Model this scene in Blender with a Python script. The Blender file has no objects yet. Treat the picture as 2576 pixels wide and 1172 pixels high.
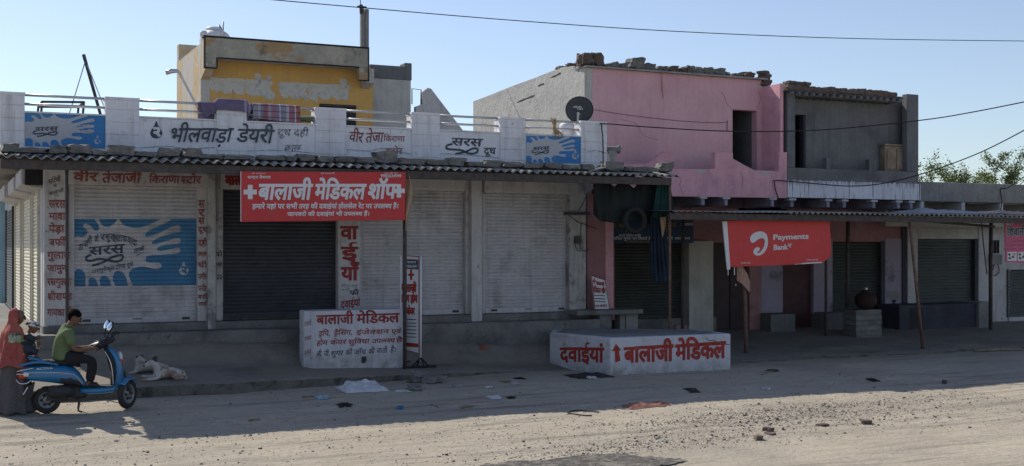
import bpy, bmesh, math, random
from mathutils import Vector, Matrix, Euler, noise as mnoise
random.seed(7)
SC = bpy.context.scene
COL = SC.collection
PI = math.pi

# ------------------------------------------------------------------ camera, sky, sun, exposure
F, CU, HV, HC = 3000.0, 1287.5, 617.0, 2.5        # focal length, centre column, horizon row (in a 2575 px wide frame), eye height
YAW = math.radians(25.2)
cam_d = bpy.data.cameras.new('camera'); cam = bpy.data.objects.new('camera', cam_d); COL.objects.link(cam)
cam.location = (0, 0, HC); cam.rotation_euler = (PI/2, 0, -YAW)
cam_d.sensor_width = 36; cam_d.lens = 36*F/2575; cam_d.shift_y = (HV-586)/2575
cam_d.clip_start = .1; cam_d.clip_end = 3000
SC.camera = cam
SUN = Vector((-.42, .98, 1.0)).normalized()
world = bpy.data.worlds.new('World'); SC.world = world; world.use_nodes = True
wt = world.node_tree; wt.nodes.clear()
sky = wt.nodes.new('ShaderNodeTexSky'); sky.sky_type = 'NISHITA'; sky.sun_disc = False
sky.sun_elevation = math.asin(SUN.z); sky.sun_rotation = math.atan2(SUN.x, SUN.y)
sky.air_density = 1.0; sky.dust_density = 0.35; sky.ozone_density = 4.0; sky.altitude = 100
bg = wt.nodes.new('ShaderNodeBackground'); bg.inputs['Strength'].default_value = .105
wo = wt.nodes.new('ShaderNodeOutputWorld')
hs = wt.nodes.new('ShaderNodeHueSaturation'); hs.inputs['Saturation'].default_value = .82; hs.inputs['Hue'].default_value = .506
wt.links.new(sky.outputs[0], hs.inputs['Color']); wt.links.new(hs.outputs[0], bg.inputs[0]); wt.links.new(bg.outputs[0], wo.inputs[0])
sun_d = bpy.data.lights.new('sun', 'SUN'); sun_d.energy = 3.7; sun_d.angle = math.radians(.5); sun_d.color = (1, .935, .83)
sun = bpy.data.objects.new('sun', sun_d); COL.objects.link(sun)
sun.rotation_euler = SUN.to_track_quat('Z', 'Y').to_euler(); sun.location = (-10, 30, 40)
vs = SC.view_settings; vs.view_transform = 'Standard'; vs.look = 'None'; vs.exposure = 0.36; vs.gamma = 1
SC.cycles.max_bounces = 8; SC.cycles.diffuse_bounces = 4
try: SC.cycles.use_denoising = True
except Exception: pass

# ------------------------------------------------------------------ measuring the photograph: rays met with real planes
RT = Vector((math.cos(YAW), -math.sin(YAW), 0)); FW = Vector((math.sin(YAW), math.cos(YAW), 0)); EYE = Vector((0, 0, HC))
def ray(u, v): return FW + RT*((u-CU)/F) + Vector((0, 0, (HV-v)/F))
def PY(u, v, Y):
    d = ray(u, v); return EYE + d*(Y/d.y)
def PX(u, v, X):
    d = ray(u, v); return EYE + d*(X/d.x)
def PZ(u, v, z):
    d = ray(u, v); return EYE + d*((z-HC)/d.z)
def fx(u, Y): return PY(u, HV, Y).x
def fz(u, v, Y): return PY(u, v, Y).z
def PP(u, v, A, B):                                # vertical plane through ground points A, B
    n = Vector((B[1]-A[1], -(B[0]-A[0]), 0)); d = ray(u, v)
    return EYE + d*((Vector((A[0], A[1], 0))-EYE).dot(n)/d.dot(n))
def lerp(a, b, t): return a+(b-a)*t
def sstep(a, b, x):
    t = min(1, max(0, (x-a)/(b-a))); return t*t*(3-2*t)
def plin(x, pts):
    if x <= pts[0][0]: return pts[0][1]
    for (a, ya), (b, yb) in zip(pts, pts[1:]):
        if x <= b: return lerp(ya, yb, (x-a)/(b-a))
    return pts[-1][1]
def edge_y(X):                                     # the broken front edge of the pavement
    return plin(X, [(-5, 20.45), (0, 20.4), (4.1, 20.2), (7.2, 20.75), (9, 21.05), (10.2, 21.3), (11.6, 21.1), (14.5, 20.7), (17, 20.9), (19, 20.8), (30, 20.9)])
def edge_h(X): return plin(X, [(2, .2), (4.5, .2), (7, .13), (9, .08), (10.3, .02), (12, .03), (15, .06), (18, .07), (30, .06)])
def road_z(X, Y): return -.2*(1-sstep(16.9, 20.1, Y))
def road_surf(X, Y):
    h = .022*mnoise.noise((X*.55, Y*.9, 3))+.012*mnoise.noise((X*1.7, Y*3.1, 9))+.006*mnoise.noise((X*5, Y*9, 1))
    # a low heap of loose gravel along the far side of the road
    h += .05*math.exp(-((Y-(15.1+.07*(X-8)))/.55)**2)*sstep(6, 9, X)*(.5+.5*mnoise.noise((X*.8, Y, 2)))
    w = .25*mnoise.noise((X*.16, 3, 3))
    for yc, d, b in ((13.9, .025, .13), (14.55, .02, .1), (16.2, .022, .14), (16.75, .018, .11), (17.9, .022, .15), (18.5, .015, .12)):
        q = (Y-yc-w-.05*(X-8)*.3)/b; h += d*(.5+mnoise.noise((X*.5, yc, 1)))*(-math.exp(-q*q)+.6*math.exp(-((abs(q)-1.5)/.5)**2))
    return road_z(X, Y)+h*(1-.6*sstep(19.5, 20.3, Y))
def ground_z(X, Y):
    e = edge_y(X)
    if Y < e: return road_surf(X, Y)
    ramp = .31*sstep(21.75, 22.48, Y)*sstep(.4, 1.2, X)*(1-sstep(11.3, 13, X))   # packed earth banked up to the shop step
    return road_z(X, Y) + edge_h(X) + ramp + (Y-e)*plin(X, [(0, .07), (9, .1), (12, .08), (14, .075), (30, .07)])
def PG(u, v):                                      # the point of the ground seen at (u, v)
    d = ray(u, v); f = lambda y: (lambda q: q.z-ground_z(q.x, q.y))(EYE+d*(y/d.y)); y = 11.0
    while f(y+.05) > 0 and y < 30: y += .05
    a, b = y, y+.05
    for _ in range(14):
        m = (a+b)/2
        if f(m) > 0: a = m
        else: b = m
    return EYE+d*(a/d.y)

# ------------------------------------------------------------------ mesh builder
class MB:
    def __init__(s): s.v = []; s.f = []; s.m = []
    def add(s, vs, fs, mi=0):
        o = len(s.v); s.v += [tuple(p) for p in vs]; s.f += [[i+o for i in f] for f in fs]; s.m += [mi]*len(fs); return s
    def box(s, x0, x1, y0, y1, z0, z1, mi=0):
        return s.add([(x, y, z) for z in (z0, z1) for y in (y0, y1) for x in (x0, x1)],
                     [(0, 2, 3, 1), (4, 5, 7, 6), (0, 1, 5, 4), (2, 6, 7, 3), (0, 4, 6, 2), (1, 3, 7, 5)], mi)
    def obox(s, c, size, rot, mi=0):
        R = rot.to_matrix() if hasattr(rot, 'to_matrix') else Euler(rot).to_matrix(); c = Vector(c)
        a, b, d = size[0]/2, size[1]/2, size[2]/2
        return s.add([c+R@Vector((x, y, z)) for z in (-d, d) for y in (-b, b) for x in (-a, a)],
                     [(0, 2, 3, 1), (4, 5, 7, 6), (0, 1, 5, 4), (2, 6, 7, 3), (0, 4, 6, 2), (1, 3, 7, 5)], mi)
    def prism(s, pts, d, mi=0):                    # 3-D outline extruded along d
        n = len(pts); d = Vector(d); a = [Vector(p) for p in pts]; b = [p+d for p in a]
        return s.add(a+b, [list(range(n))[::-1], list(range(n, 2*n))]+[(i, (i+1) % n, n+(i+1) % n, n+i) for i in range(n)], mi)
    def tube(s, pts, r, n=8, mi=0, cap=True, flat=1.0):
        pts = [Vector(p) for p in pts]; k = len(pts); rs = r if isinstance(r, (list, tuple)) else [r]*k
        t0 = (pts[1]-pts[0]).normalized(); up = Vector((0, 0, 1)) if abs(t0.z) < .9 else Vector((1, 0, 0))
        a = t0.cross(up).normalized(); vs = []
        for i, p in enumerate(pts):
            t = (pts[min(i+1, k-1)]-pts[max(i-1, 0)]).normalized(); a = (a-t*a.dot(t)).normalized(); b = t.cross(a)
            for j in range(n):
                w = 2*PI*j/n; vs.append(p+a*math.cos(w)*rs[i]+b*math.sin(w)*rs[i]*flat)
        fs = [(i*n+j, i*n+(j+1) % n, (i+1)*n+(j+1) % n, (i+1)*n+j) for i in range(k-1) for j in range(n)]
        if cap: fs += [list(range(n))[::-1], list(range((k-1)*n, k*n))]
        return s.add(vs, fs, mi)
    def lathe(s, prof, c=(0, 0, 0), n=20, axis='Z', mi=0, sq=1.0):
        vs = []; c = Vector(c)
        for r, z in prof:
            for j in range(n):
                w = 2*PI*j/n; p = (r*math.cos(w), r*math.sin(w)*sq, z)
                vs.append(c+Vector(p if axis == 'Z' else (p[0], p[2], p[1]) if axis == 'Y' else (p[2], p[0], p[1])))
        k = len(prof)
        return s.add(vs, [(i*n+j, i*n+(j+1) % n, (i+1)*n+(j+1) % n, (i+1)*n+j) for i in range(k-1) for j in range(n)]+[list(range(n))[::-1], list(range((k-1)*n, k*n))], mi)
    def ell(s, c, r, rot=(0, 0, 0), n=12, mi=0):
        R = Euler(rot).to_matrix(); c = Vector(c); m = n//2+1; vs = []
        for i in range(m+1):
            a = PI*i/m-PI/2
            for j in range(n):
                b = 2*PI*j/n; vs.append(c+R@Vector((r[0]*math.cos(a)*math.cos(b), r[1]*math.cos(a)*math.sin(b), r[2]*math.sin(a))))
        return s.add(vs, [(i*n+j, i*n+(j+1) % n, (i+1)*n+(j+1) % n, (i+1)*n+j) for i in range(m) for j in range(n)], mi)
    def grid(s, fn, nu, nv, mi=0):
        vs = [fn(i/nu, j/nv) for j in range(nv+1) for i in range(nu+1)]; w = nu+1
        return s.add(vs, [(j*w+i, j*w+i+1, (j+1)*w+i+1, (j+1)*w+i) for j in range(nv) for i in range(nu)], mi)
    def build(s, name, mats, parent=None, smooth=False, bevel=0, local=False, at=None, weld=False, solid=0, sub=0):
        me = bpy.data.meshes.new(name)
        o = Vector(at) if at is not None else (Vector((0, 0, 0)) if (local or parent is None) else wloc(parent))
        me.from_pydata([(p[0]-o.x, p[1]-o.y, p[2]-o.z) for p in s.v], [], s.f)
        for m in (mats if isinstance(mats, (list, tuple)) else [mats]): me.materials.append(m)
        if len(set(s.m)) > 1: me.polygons.foreach_set('material_index', s.m)
        bm = bmesh.new(); bm.from_mesh(me)
        if weld: bmesh.ops.remove_doubles(bm, verts=bm.verts, dist=1e-4)
        bmesh.ops.recalc_face_normals(bm, faces=bm.faces); bm.to_mesh(me); bm.free()
        if smooth: me.polygons.foreach_set('use_smooth', [True]*len(me.polygons))
        return link(name, me, parent, at if parent is None else None, bevel, solid, sub)
def link(name, me, parent=None, at=None, bevel=0, solid=0, sub=0):
    ob = bpy.data.objects.new(name, me); COL.objects.link(ob)
    if parent is not None: ob.parent = parent
    elif at is not None: ob.location = at
    if solid:
        m = ob.modifiers.new('solid', 'SOLIDIFY'); m.thickness = solid; m.offset = 0
    if bevel:
        m = ob.modifiers.new('bevel', 'BEVEL'); m.width = bevel; m.segments = 2; m.limit_method = 'ANGLE'; m.angle_limit = math.radians(40)
    if sub:
        m = ob.modifiers.new('sub', 'SUBSURF'); m.levels = sub; m.render_levels = sub
    return ob
def wloc(o):
    p = Vector(o.location)
    while o.parent: o = o.parent; p += Vector(o.location)
    return p
def tag(o, label=None, cat=None, group=None, kind=None):
    if label: o['label'] = label
    if cat: o['category'] = cat
    if group: o['group'] = group
    if kind: o['kind'] = kind
    return o
def thing(name, label, cat, loc=(0, 0, 0), rot=(0, 0, 0), group=None):
    o = bpy.data.objects.new(name, None); COL.objects.link(o); o.location = loc; o.rotation_euler = rot; o.empty_display_size = .2
    return tag(o, label, cat, group)
def copy_tree(o, parent=None):
    c = o.copy(); COL.objects.link(c)
    if parent: c.parent = parent
    for ch in list(o.children): copy_tree(ch, c)
    return c
def bx(name, m, parent, x0, x1, y0, y1, z0, z1, bevel=.012):
    return MB().box(x0, x1, y0, y1, z0, z1).build(name, m, parent, bevel=bevel)

# ------------------------------------------------------------------ procedural materials
def nd(nt, t, **kw):
    n = nt.nodes.new(t)
    for k, v in kw.items(): setattr(n, k, v)
    return n
def mat(name, col, rough=.85, var=.15, sc=2.5, bump=.15, bsc=45, layers=(), metallic=0, spec=.3, bd=.02):
    m = bpy.data.materials.new(name); m.use_nodes = True; nt = m.node_tree; L = nt.links
    b = nt.nodes['Principled BSDF']; b.inputs['Roughness'].default_value = rough; b.inputs['Metallic'].default_value = metallic
    b.inputs['Specular IOR Level'].default_value = spec
    tc = nd(nt, 'ShaderNodeTexCoord'); oi = nd(nt, 'ShaderNodeObjectInfo')
    off = nd(nt, 'ShaderNodeVectorMath', operation='ADD'); mul = nd(nt, 'ShaderNodeMath', operation='MULTIPLY'); mul.inputs[1].default_value = 37.0
    L.new(oi.outputs['Random'], mul.inputs[0]); L.new(tc.outputs['Object'], off.inputs[0]); L.new(mul.outputs[0], off.inputs[1]); V = off.outputs[0]
    def nz(scale, st=(1, 1, 1), detail=6, rough_=.62):
        mp = nd(nt, 'ShaderNodeMapping'); mp.inputs['Scale'].default_value = st; L.new(V, mp.inputs[0])
        n = nd(nt, 'ShaderNodeTexNoise'); n.inputs['Scale'].default_value = scale; n.inputs['Detail'].default_value = detail; n.inputs['Roughness'].default_value = rough_
        L.new(mp.outputs[0], n.inputs['Vector']); return n.outputs['Fac']
    def mr(x, a, b2, c, d):
        r = nd(nt, 'ShaderNodeMapRange'); L.new(x, r.inputs[0])
        for i, q in zip((1, 2, 3, 4), (a, b2, c, d)): r.inputs[i].default_value = q
        return r.outputs[0]
    def mix(fac, A, B, bt='MIX'):
        n = nd(nt, 'ShaderNodeMix', data_type='RGBA', blend_type=bt)
        if isinstance(fac, float): n.inputs[0].default_value = fac
        else: L.new(fac, n.inputs[0])
        for i, q in ((6, A), (7, B)):
            if isinstance(q, tuple): n.inputs[i].default_value = (q[0], q[1], q[2], 1)
            else: L.new(q, n.inputs[i])
        return n.outputs[2]
    c = mix(1.0, (col[0], col[1], col[2]), mr(nz(sc), .3, .7, 1-var, 1+var), 'MULTIPLY')
    c = mix(1.0, c, mr(nz(sc*9, detail=4), .3, .7, 1-var*.45, 1+var*.45), 'MULTIPLY')
    for ly in layers:
        f = mr(nz(ly.get('sc', 3), ly.get('st', (1, 1, 1)), ly.get('detail', 7)), ly['lo'], ly['hi'], 0, ly.get('amt', 1))
        if 'm2' in ly:                              # a second noise breaks the layer up
            q = nd(nt, 'ShaderNodeMath', operation='MULTIPLY'); L.new(f, q.inputs[0]); L.new(mr(nz(ly['m2'], detail=4), .42, .58, 0, 1), q.inputs[1]); f = q.outputs[0]
        if 'zr' in ly:                              # confined to a height band of the object
            sp = nd(nt, 'ShaderNodeSeparateXYZ'); L.new(tc.outputs['Object'], sp.inputs[0])
            q = nd(nt, 'ShaderNodeMath', operation='MULTIPLY'); L.new(f, q.inputs[0]); L.new(mr(sp.outputs[2], ly['zr'][0], ly['zr'][1], 0, 1), q.inputs[1]); f = q.outputs[0]
        c = mix(f, c, ly['col'])
    L.new(c, b.inputs['Base Color'])
    if bump:
        bp = nd(nt, 'ShaderNodeBump'); bp.inputs['Strength'].default_value = bump; bp.inputs['Distance'].default_value = bd
        L.new(nz(bsc, detail=5), bp.inputs['Height']); L.new(bp.outputs[0], b.inputs['Normal'])
    return m
def streak(col, amt=.5, lo=.52, hi=.7, sc=2.2, st=(6, 6, .35)): return dict(col=col, sc=sc, st=st, lo=lo, hi=hi, amt=amt)
def blot(col, amt=.6, lo=.55, hi=.68, sc=1.6, **k): return dict(col=col, sc=sc, lo=lo, hi=hi, amt=amt, **k)
DUST = (.24, .2, .15); GRIME = (.09, .08, .07)
M = {}
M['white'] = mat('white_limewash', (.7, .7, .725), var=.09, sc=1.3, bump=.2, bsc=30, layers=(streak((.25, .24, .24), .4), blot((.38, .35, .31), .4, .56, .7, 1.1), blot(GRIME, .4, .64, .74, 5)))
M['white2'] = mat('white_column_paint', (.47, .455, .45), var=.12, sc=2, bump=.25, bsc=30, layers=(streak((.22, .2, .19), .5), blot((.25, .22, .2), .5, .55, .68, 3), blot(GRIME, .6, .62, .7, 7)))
M['dirtywhite'] = mat('flaking_whitewash', (.4, .39, .37), var=.2, sc=2.4, bump=.4, bsc=20, layers=(blot((.17, .16, .145), .8, .52, .6, 2.3), streak((.15, .13, .12), .5), blot(GRIME, .6, .6, .68, 8)))
M['blockwhite'] = mat('whitewashed_block', (.52, .515, .54), var=.1, sc=2, bump=.35, bsc=22, layers=(blot((.3, .28, .25), .6, .57, .68, 3), streak((.32, .3, .28), .5), dict(col=(.2, .18, .15), sc=4, lo=.35, hi=.65, amt=.85, zr=(.3, .02)), blot(GRIME, .5, .65, .72, 12)))
M['shut'] = mat('white_shutter_steel', (.46, .445, .455), rough=.55, var=.14, sc=1.6, bump=.3, bsc=3.5, bd=.04, spec=.4, layers=(streak((.22, .205, .195), .5, .52, .72), blot((.16, .145, .135), .6, .57, .72, 1.1), blot((.25, .23, .21), .5, .55, .7, 3, st=(.5, 1, 2)), blot((.2, .13, .08), .7, .65, .71, 7, st=(.5, 1, 2.5)), blot((.06, .055, .05), .7, .69, .72, 14, st=(.6, 1, 2))))
M['shutdark'] = mat('charcoal_shutter_steel', (.042, .044, .051), rough=.6, var=.25, sc=2, bump=.1, layers=(blot((.075, .07, .065), .5, .55, .75, 2, st=(.3, 1, 3)), blot((.3, .3, .3), .5, .72, .76, 9, st=(.15, 1, 3))))
M['shutgreen'] = mat('grey_green_shutter_steel', (.075, .085, .078), rough=.6, var=.25, sc=2, bump=.1, layers=(blot((.03, .03, .03), .5, .55, .7, 2),))
M['shutblack'] = mat('black_green_shutter_steel', (.042, .047, .045), rough=.6, var=.3, sc=2, bump=.1, layers=(blot((.075, .07, .06), .5, .55, .75, 2),))
M['shutyel'] = mat('cream_shutter_steel', (.6, .56, .44), rough=.6, var=.12, sc=2, bump=.1, layers=(blot((.25, .2, .14), .5, .58, .7, 2),))
M['bluead'] = mat('sky_blue_sign_paint', (.045, .2, .44), rough=.6, var=.12, sc=2, bump=.1, layers=(blot((.16, .28, .42), .45, .56, .72, 2.5), blot((.28, .3, .33), .6, .68, .74, 9)))
M['adwhite'] = mat('white_sign_paint', (.45, .455, .48), rough=.7, var=.1, sc=2, bump=.1, layers=(blot((.25, .25, .26), .5, .58, .7, 3),))
M['adblue2'] = mat('shutter_blue_paint', (.055, .17, .30), rough=.55, var=.15, sc=1.6, bump=.08, layers=(streak((.07, .13, .2), .5), blot((.16, .2, .24), .5, .62, .7, 4)))
M['navy'] = mat('dark_blue_lettering', (.055, .075, .1), rough=.7, var=.25, sc=4, bump=0, layers=(blot((.2, .22, .25), .7, .6, .68, 14),))
M['faded'] = mat('faded_lettering', (.13, .13, .16), rough=.8, var=.25, sc=4, bump=0, layers=(blot((.5, .5, .53), .9, .48, .58, 16),))
M['redpaint'] = mat('red_lettering', (.33, .035, .025), rough=.7, var=.2, sc=5, bump=0, layers=(blot((.38, .2, .18), .6, .6, .68, 16),))
M['brownred'] = mat('brown_red_lettering', (.23, .065, .055), rough=.7, var=.2, sc=5, bump=0, layers=(blot((.45, .4, .42), .7, .56, .66, 18),))
M['deepred'] = mat('dark_red_lettering', (.24, .03, .03), rough=.7, var=.2, sc=5, bump=0, layers=(blot((.35, .2, .2), .5, .62, .7, 16),))
M['blackpaint'] = mat('black_lettering', (.02, .02, .024), rough=.7, var=.2, sc=5, bump=0)
M['concrete'] = mat('grey_cement', (.23, .225, .215), var=.2, sc=1.5, bump=.35, bsc=25, layers=(blot((.12, .115, .11), .6, .54, .68, 1.2), streak((.1, .1, .1), .4), blot((.33, .31, .28), .5, .6, .7, 4)))
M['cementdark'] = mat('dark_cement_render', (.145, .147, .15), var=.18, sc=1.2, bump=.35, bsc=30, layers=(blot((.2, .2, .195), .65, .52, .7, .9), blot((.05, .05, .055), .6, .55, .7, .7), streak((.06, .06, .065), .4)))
M['palecement'] = mat('pale_cement_render', (.45, .44, .41), var=.1, sc=2, bump=.5, bsc=9, bd=.05, layers=(blot((.27, .265, .25), .5, .52, .68, 1.5), streak((.25, .24, .22), .3)))
M['step'] = mat('worn_step_cement', (.17, .165, .155), var=.25, sc=2, bump=.45, bsc=18, layers=(blot((.085, .08, .078), .75, .5, .64, 1.1), blot(DUST, .6, .55, .68, 2.4), blot((.05, .047, .045), .7, .62, .68, 7), blot((.3, .28, .26), .5, .66, .71, 9)))
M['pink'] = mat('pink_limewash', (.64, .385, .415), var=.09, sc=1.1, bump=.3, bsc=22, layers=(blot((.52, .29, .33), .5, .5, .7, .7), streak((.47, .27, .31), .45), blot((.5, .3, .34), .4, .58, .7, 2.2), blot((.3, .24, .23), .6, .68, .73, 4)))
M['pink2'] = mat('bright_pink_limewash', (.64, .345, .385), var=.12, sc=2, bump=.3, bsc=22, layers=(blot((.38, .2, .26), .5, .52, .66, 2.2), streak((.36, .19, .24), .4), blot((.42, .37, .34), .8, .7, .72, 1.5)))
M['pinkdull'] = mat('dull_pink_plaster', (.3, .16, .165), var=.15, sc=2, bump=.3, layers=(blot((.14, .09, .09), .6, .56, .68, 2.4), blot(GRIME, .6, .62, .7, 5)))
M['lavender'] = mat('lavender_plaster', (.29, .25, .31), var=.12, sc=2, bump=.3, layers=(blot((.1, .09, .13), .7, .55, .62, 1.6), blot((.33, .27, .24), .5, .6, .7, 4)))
M['slate'] = mat('dark_blue_paint', (.05, .05, .066), var=.2, sc=2, bump=.2, layers=(blot((.1, .09, .09), .5, .56, .7, 2),))
M['yellow'] = mat('ochre_limewash', (.58, .345, .105), var=.08, sc=1.2, bump=.2, layers=(blot((.45, .3, .12), .6, .52, .7, 1), streak((.4, .27, .12), .5), blot((.5, .42, .28), .5, .6, .7, 3)))
M['peel'] = mat('peeling_cream_paint', (.5, .37, .2), var=.12, sc=2, bump=.35, layers=(blot((.46, .46, .45), .9, .47, .54, 1.4, st=(1, 1, .5)), streak((.42, .3, .16), .5), blot((.62, .6, .56), .6, .62, .68, 5)))
M['fascia'] = mat('weathered_fascia', (.33, .31, .25), var=.25, sc=2.2, bump=.4, layers=(blot((.34, .21, .09), .85, .54, .6, 1.8, st=(.6, 1, 1)), blot((.5, .46, .38), .8, .63, .68, 6), blot((.1, .1, .095), .6, .56, .66, 2.6)))
M['patch'] = mat('grey_putty_patch', (.52, .5, .44), var=.2, sc=5, bump=.2, layers=(blot((.25, .27, .28), .6, .52, .62, 5),))
M['black'] = mat('black_trim', (.02, .02, .022), var=.2, bump=.05)
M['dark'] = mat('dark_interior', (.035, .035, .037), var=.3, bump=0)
M['steel'] = mat('worn_steel_tube', (.5, .5, .5), rough=.35, var=.15, metallic=.8, bump=.05, spec=.5)
M['iron'] = mat('dark_rusted_iron', (.065, .056, .052), rough=.7, var=.35, sc=8, bump=.2, layers=(blot((.13, .07, .045), .7, .56, .68, 9),))
M['rustpole'] = mat('rusty_pipe', (.17, .1, .075), rough=.75, var=.3, sc=7, bump=.2, layers=(blot((.08, .06, .05), .7, .52, .65, 6),))
M['undershade'] = mat('shaded_sheet_underside', (.045, .042, .04), var=.3, sc=3, bump=.2)  # shade under the awning sheets, painted into their lower faces as near-black
M['sheet'] = mat('weathered_cement_sheet', (.3, .29, .27), rough=.9, var=.2, sc=2, bump=.3, layers=(blot((.18, .17, .16), .7, .53, .66, 2.2), blot(GRIME, .6, .6, .7, 6)))
M['stone'] = mat('rough_grey_stone', (.17, .165, .155), var=.35, sc=5, bump=.5, bsc=18, layers=(blot((.3, .28, .25), .6, .55, .68, 4), blot((.07, .07, .07), .6, .56, .68, 5)))
M['brown'] = mat('rough_brown_stone', (.13, .095, .08), var=.35, sc=5, bump=.5, bsc=18, layers=(blot((.23, .19, .16), .6, .55, .68, 4), blot((.055, .045, .042), .6, .55, .68, 5)))
M['redflex'] = mat('red_flex_sheet', (.5, .042, .042), rough=.5, var=.05, sc=1.5, bump=.35, bsc=2.2, bd=.1, layers=(blot((.42, .1, .09), .35, .55, .75, 1.2),))
M['airred'] = mat('tomato_red_flex_sheet', (.56, .05, .048), rough=.5, var=.05, sc=1.5, bump=.35, bsc=2.2, bd=.1, layers=(blot((.4, .1, .09), .3, .58, .75, 2),))
M['flexwhite'] = mat('white_flex_print', (.62, .63, .64), rough=.5, var=.05, bump=.05)
M['wood'] = mat('old_grey_timber', (.27, .21, .155), var=.3, sc=3, bump=.3, layers=(dict(col=(.09, .07, .055), sc=6, st=(8, 8, .6), lo=.5, hi=.65, amt=.7),))
M['door'] = mat('dark_maroon_door_paint', (.04, .024, .026), rough=.6, var=.3, sc=3, bump=.2)
M['doorred'] = mat('brick_red_door_paint', (.06, .022, .025), rough=.6, var=.3, sc=3, bump=.2)
M['paleblue'] = mat('pale_blue_limewash', (.3, .42, .48), var=.15, sc=2, bump=.2, layers=(streak((.2, .27, .3), .5),))
# ------------------------------------------------------------------ painted and printed writing: outlines of the built-in font laid on real surfaces
from mathutils.geometry import delaunay_2d_cdt
_FC = bpy.data.curves.new('glyph_source', 'FONT'); _FO = bpy.data.objects.new('glyph_source', _FC)
def _mesh(s, bold):
    _FC.body = s; _FC.offset = bold; _FC.resolution_u = 3; _FC.dimensions = '2D'; _FC.fill_mode = 'FRONT'
    COL.objects.link(_FO); dg = bpy.context.evaluated_depsgraph_get(); dg.update()
    me = bpy.data.meshes.new_from_object(_FO.evaluated_get(dg)); COL.objects.unlink(_FO)
    vs = [(v.co.x, v.co.y) for v in me.vertices]; fs = [list(p.vertices) for p in me.polygons]; bpy.data.meshes.remove(me)
    return vs, fs
_GC = {}
def glyph(ch, bold):
    k = (ch, bold)
    if k not in _GC:
        iw = max(x for x, y in _mesh('IIIIII', 0)[0]); adv = max(x for x, y in _mesh(ch+'IIIIII', 0)[0])-iw
        vs, fs = ([], []) if ch == ' ' else _mesh(ch, bold)
        _GC[k] = (vs, fs, adv)
    return _GC[k]
def seg2(a, b, w):
    a, b = Vector(a), Vector(b); d = (b-a).normalized(); n = Vector((-d.y, d.x))*w/2
    return [a-n, b-n, b+n, a+n]
def clipx(vs, fs, x):
    bm = bmesh.new(); q = [bm.verts.new((a, b, 0)) for a, b in vs]
    for f in fs:
        try: bm.faces.new([q[i] for i in f])
        except ValueError: pass
    bmesh.ops.bisect_plane(bm, geom=bm.verts[:]+bm.edges[:]+bm.faces[:], plane_co=(x, 0, 0), plane_no=(1, 0, 0), clear_outer=True)
    bm.verts.index_update(); r = [(v.co.x, v.co.y) for v in bm.verts], [[v.index for v in f.verts] for f in bm.faces]; bm.free()
    return r
def layout(s, bold=0.0, gap=0.0):
    """visual-order string -> 2-D pieces; ~ makes the letter before it a half form, ^ a hook above, _ the two strokes below, % a slash at the foot"""
    out = []; x = 0; w = .07+bold*2; i = 0; last = .6
    while i < len(s):
        c = s[i]
        if c == '_':
            m = x-last*.5; out.append(([tuple(p) for q in (seg2((m, -.06), (m-.17, -.22), w), seg2((m, -.06), (m+.17, -.22), w)) for p in q], [[0, 1, 2, 3], [4, 5, 6, 7]]))
        elif c == '%':
            out.append(([tuple(p) for p in seg2((x-last*.35, .27), (x-last*.35-.25, .03), w)], [[0, 1, 2, 3]]))
        elif c == '^':
            pts = [(x-.08+.13*math.cos(t)*1.0, .74+.13*math.sin(t)) for t in (4.6, 5.4, 6.2, 7.2, 8.2)]
            q = [seg2(a, b, w) for a, b in zip(pts, pts[1:])]; out.append(([tuple(p) for r in q for p in r], [[4*k, 4*k+1, 4*k+2, 4*k+3] for k in range(len(q))]))
        else:
            vs, fs, adv = glyph(c, bold)
            if i+1 < len(s) and s[i+1] == '~':
                cut = .57 if c in 'कफ' else adv-.14
                vs, fs = clipx(vs, fs, cut); adv = cut; i += 1
            if vs: out.append(([(p[0]+x, p[1]) for p in vs], fs))
            x += adv+(gap if adv > .1 else 0)
            if adv > .1: last = adv
        i += 1
    return out, x
def groove(z, z0, p):
    t = ((z-z0)/p) % 1.0
    return .018*(1-t/.1) if t < .1 else -.004*math.sin(PI*(t-.1)/.9)
def drape(mb, Y, z0, p, off):
    bm = bmesh.new(); q = [bm.verts.new(v) for v in mb.v]
    for f in mb.f:
        try: bm.faces.new([q[i] for i in f])
        except ValueError: pass
    if not bm.verts: return mb
    zs = [v.co.z for v in bm.verts]; k = math.floor((min(zs)-z0)/p)
    while z0+k*p < max(zs):
        for t in (0, .1, .55):
            bmesh.ops.bisect_plane(bm, geom=bm.verts[:]+bm.edges[:]+bm.faces[:], plane_co=(0, 0, z0+(k+t)*p), plane_no=(0, 0, 1))
        k += 1
    for v in bm.verts: v.co.y = Y+groove(v.co.z+1e-5, z0, p)+(v.co.y-Y)-off
    bm.verts.index_update(); r = MB(); r.add([v.co[:] for v in bm.verts], [[v.index for v in f.verts] for f in bm.faces]); bm.free()
    return r
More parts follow.
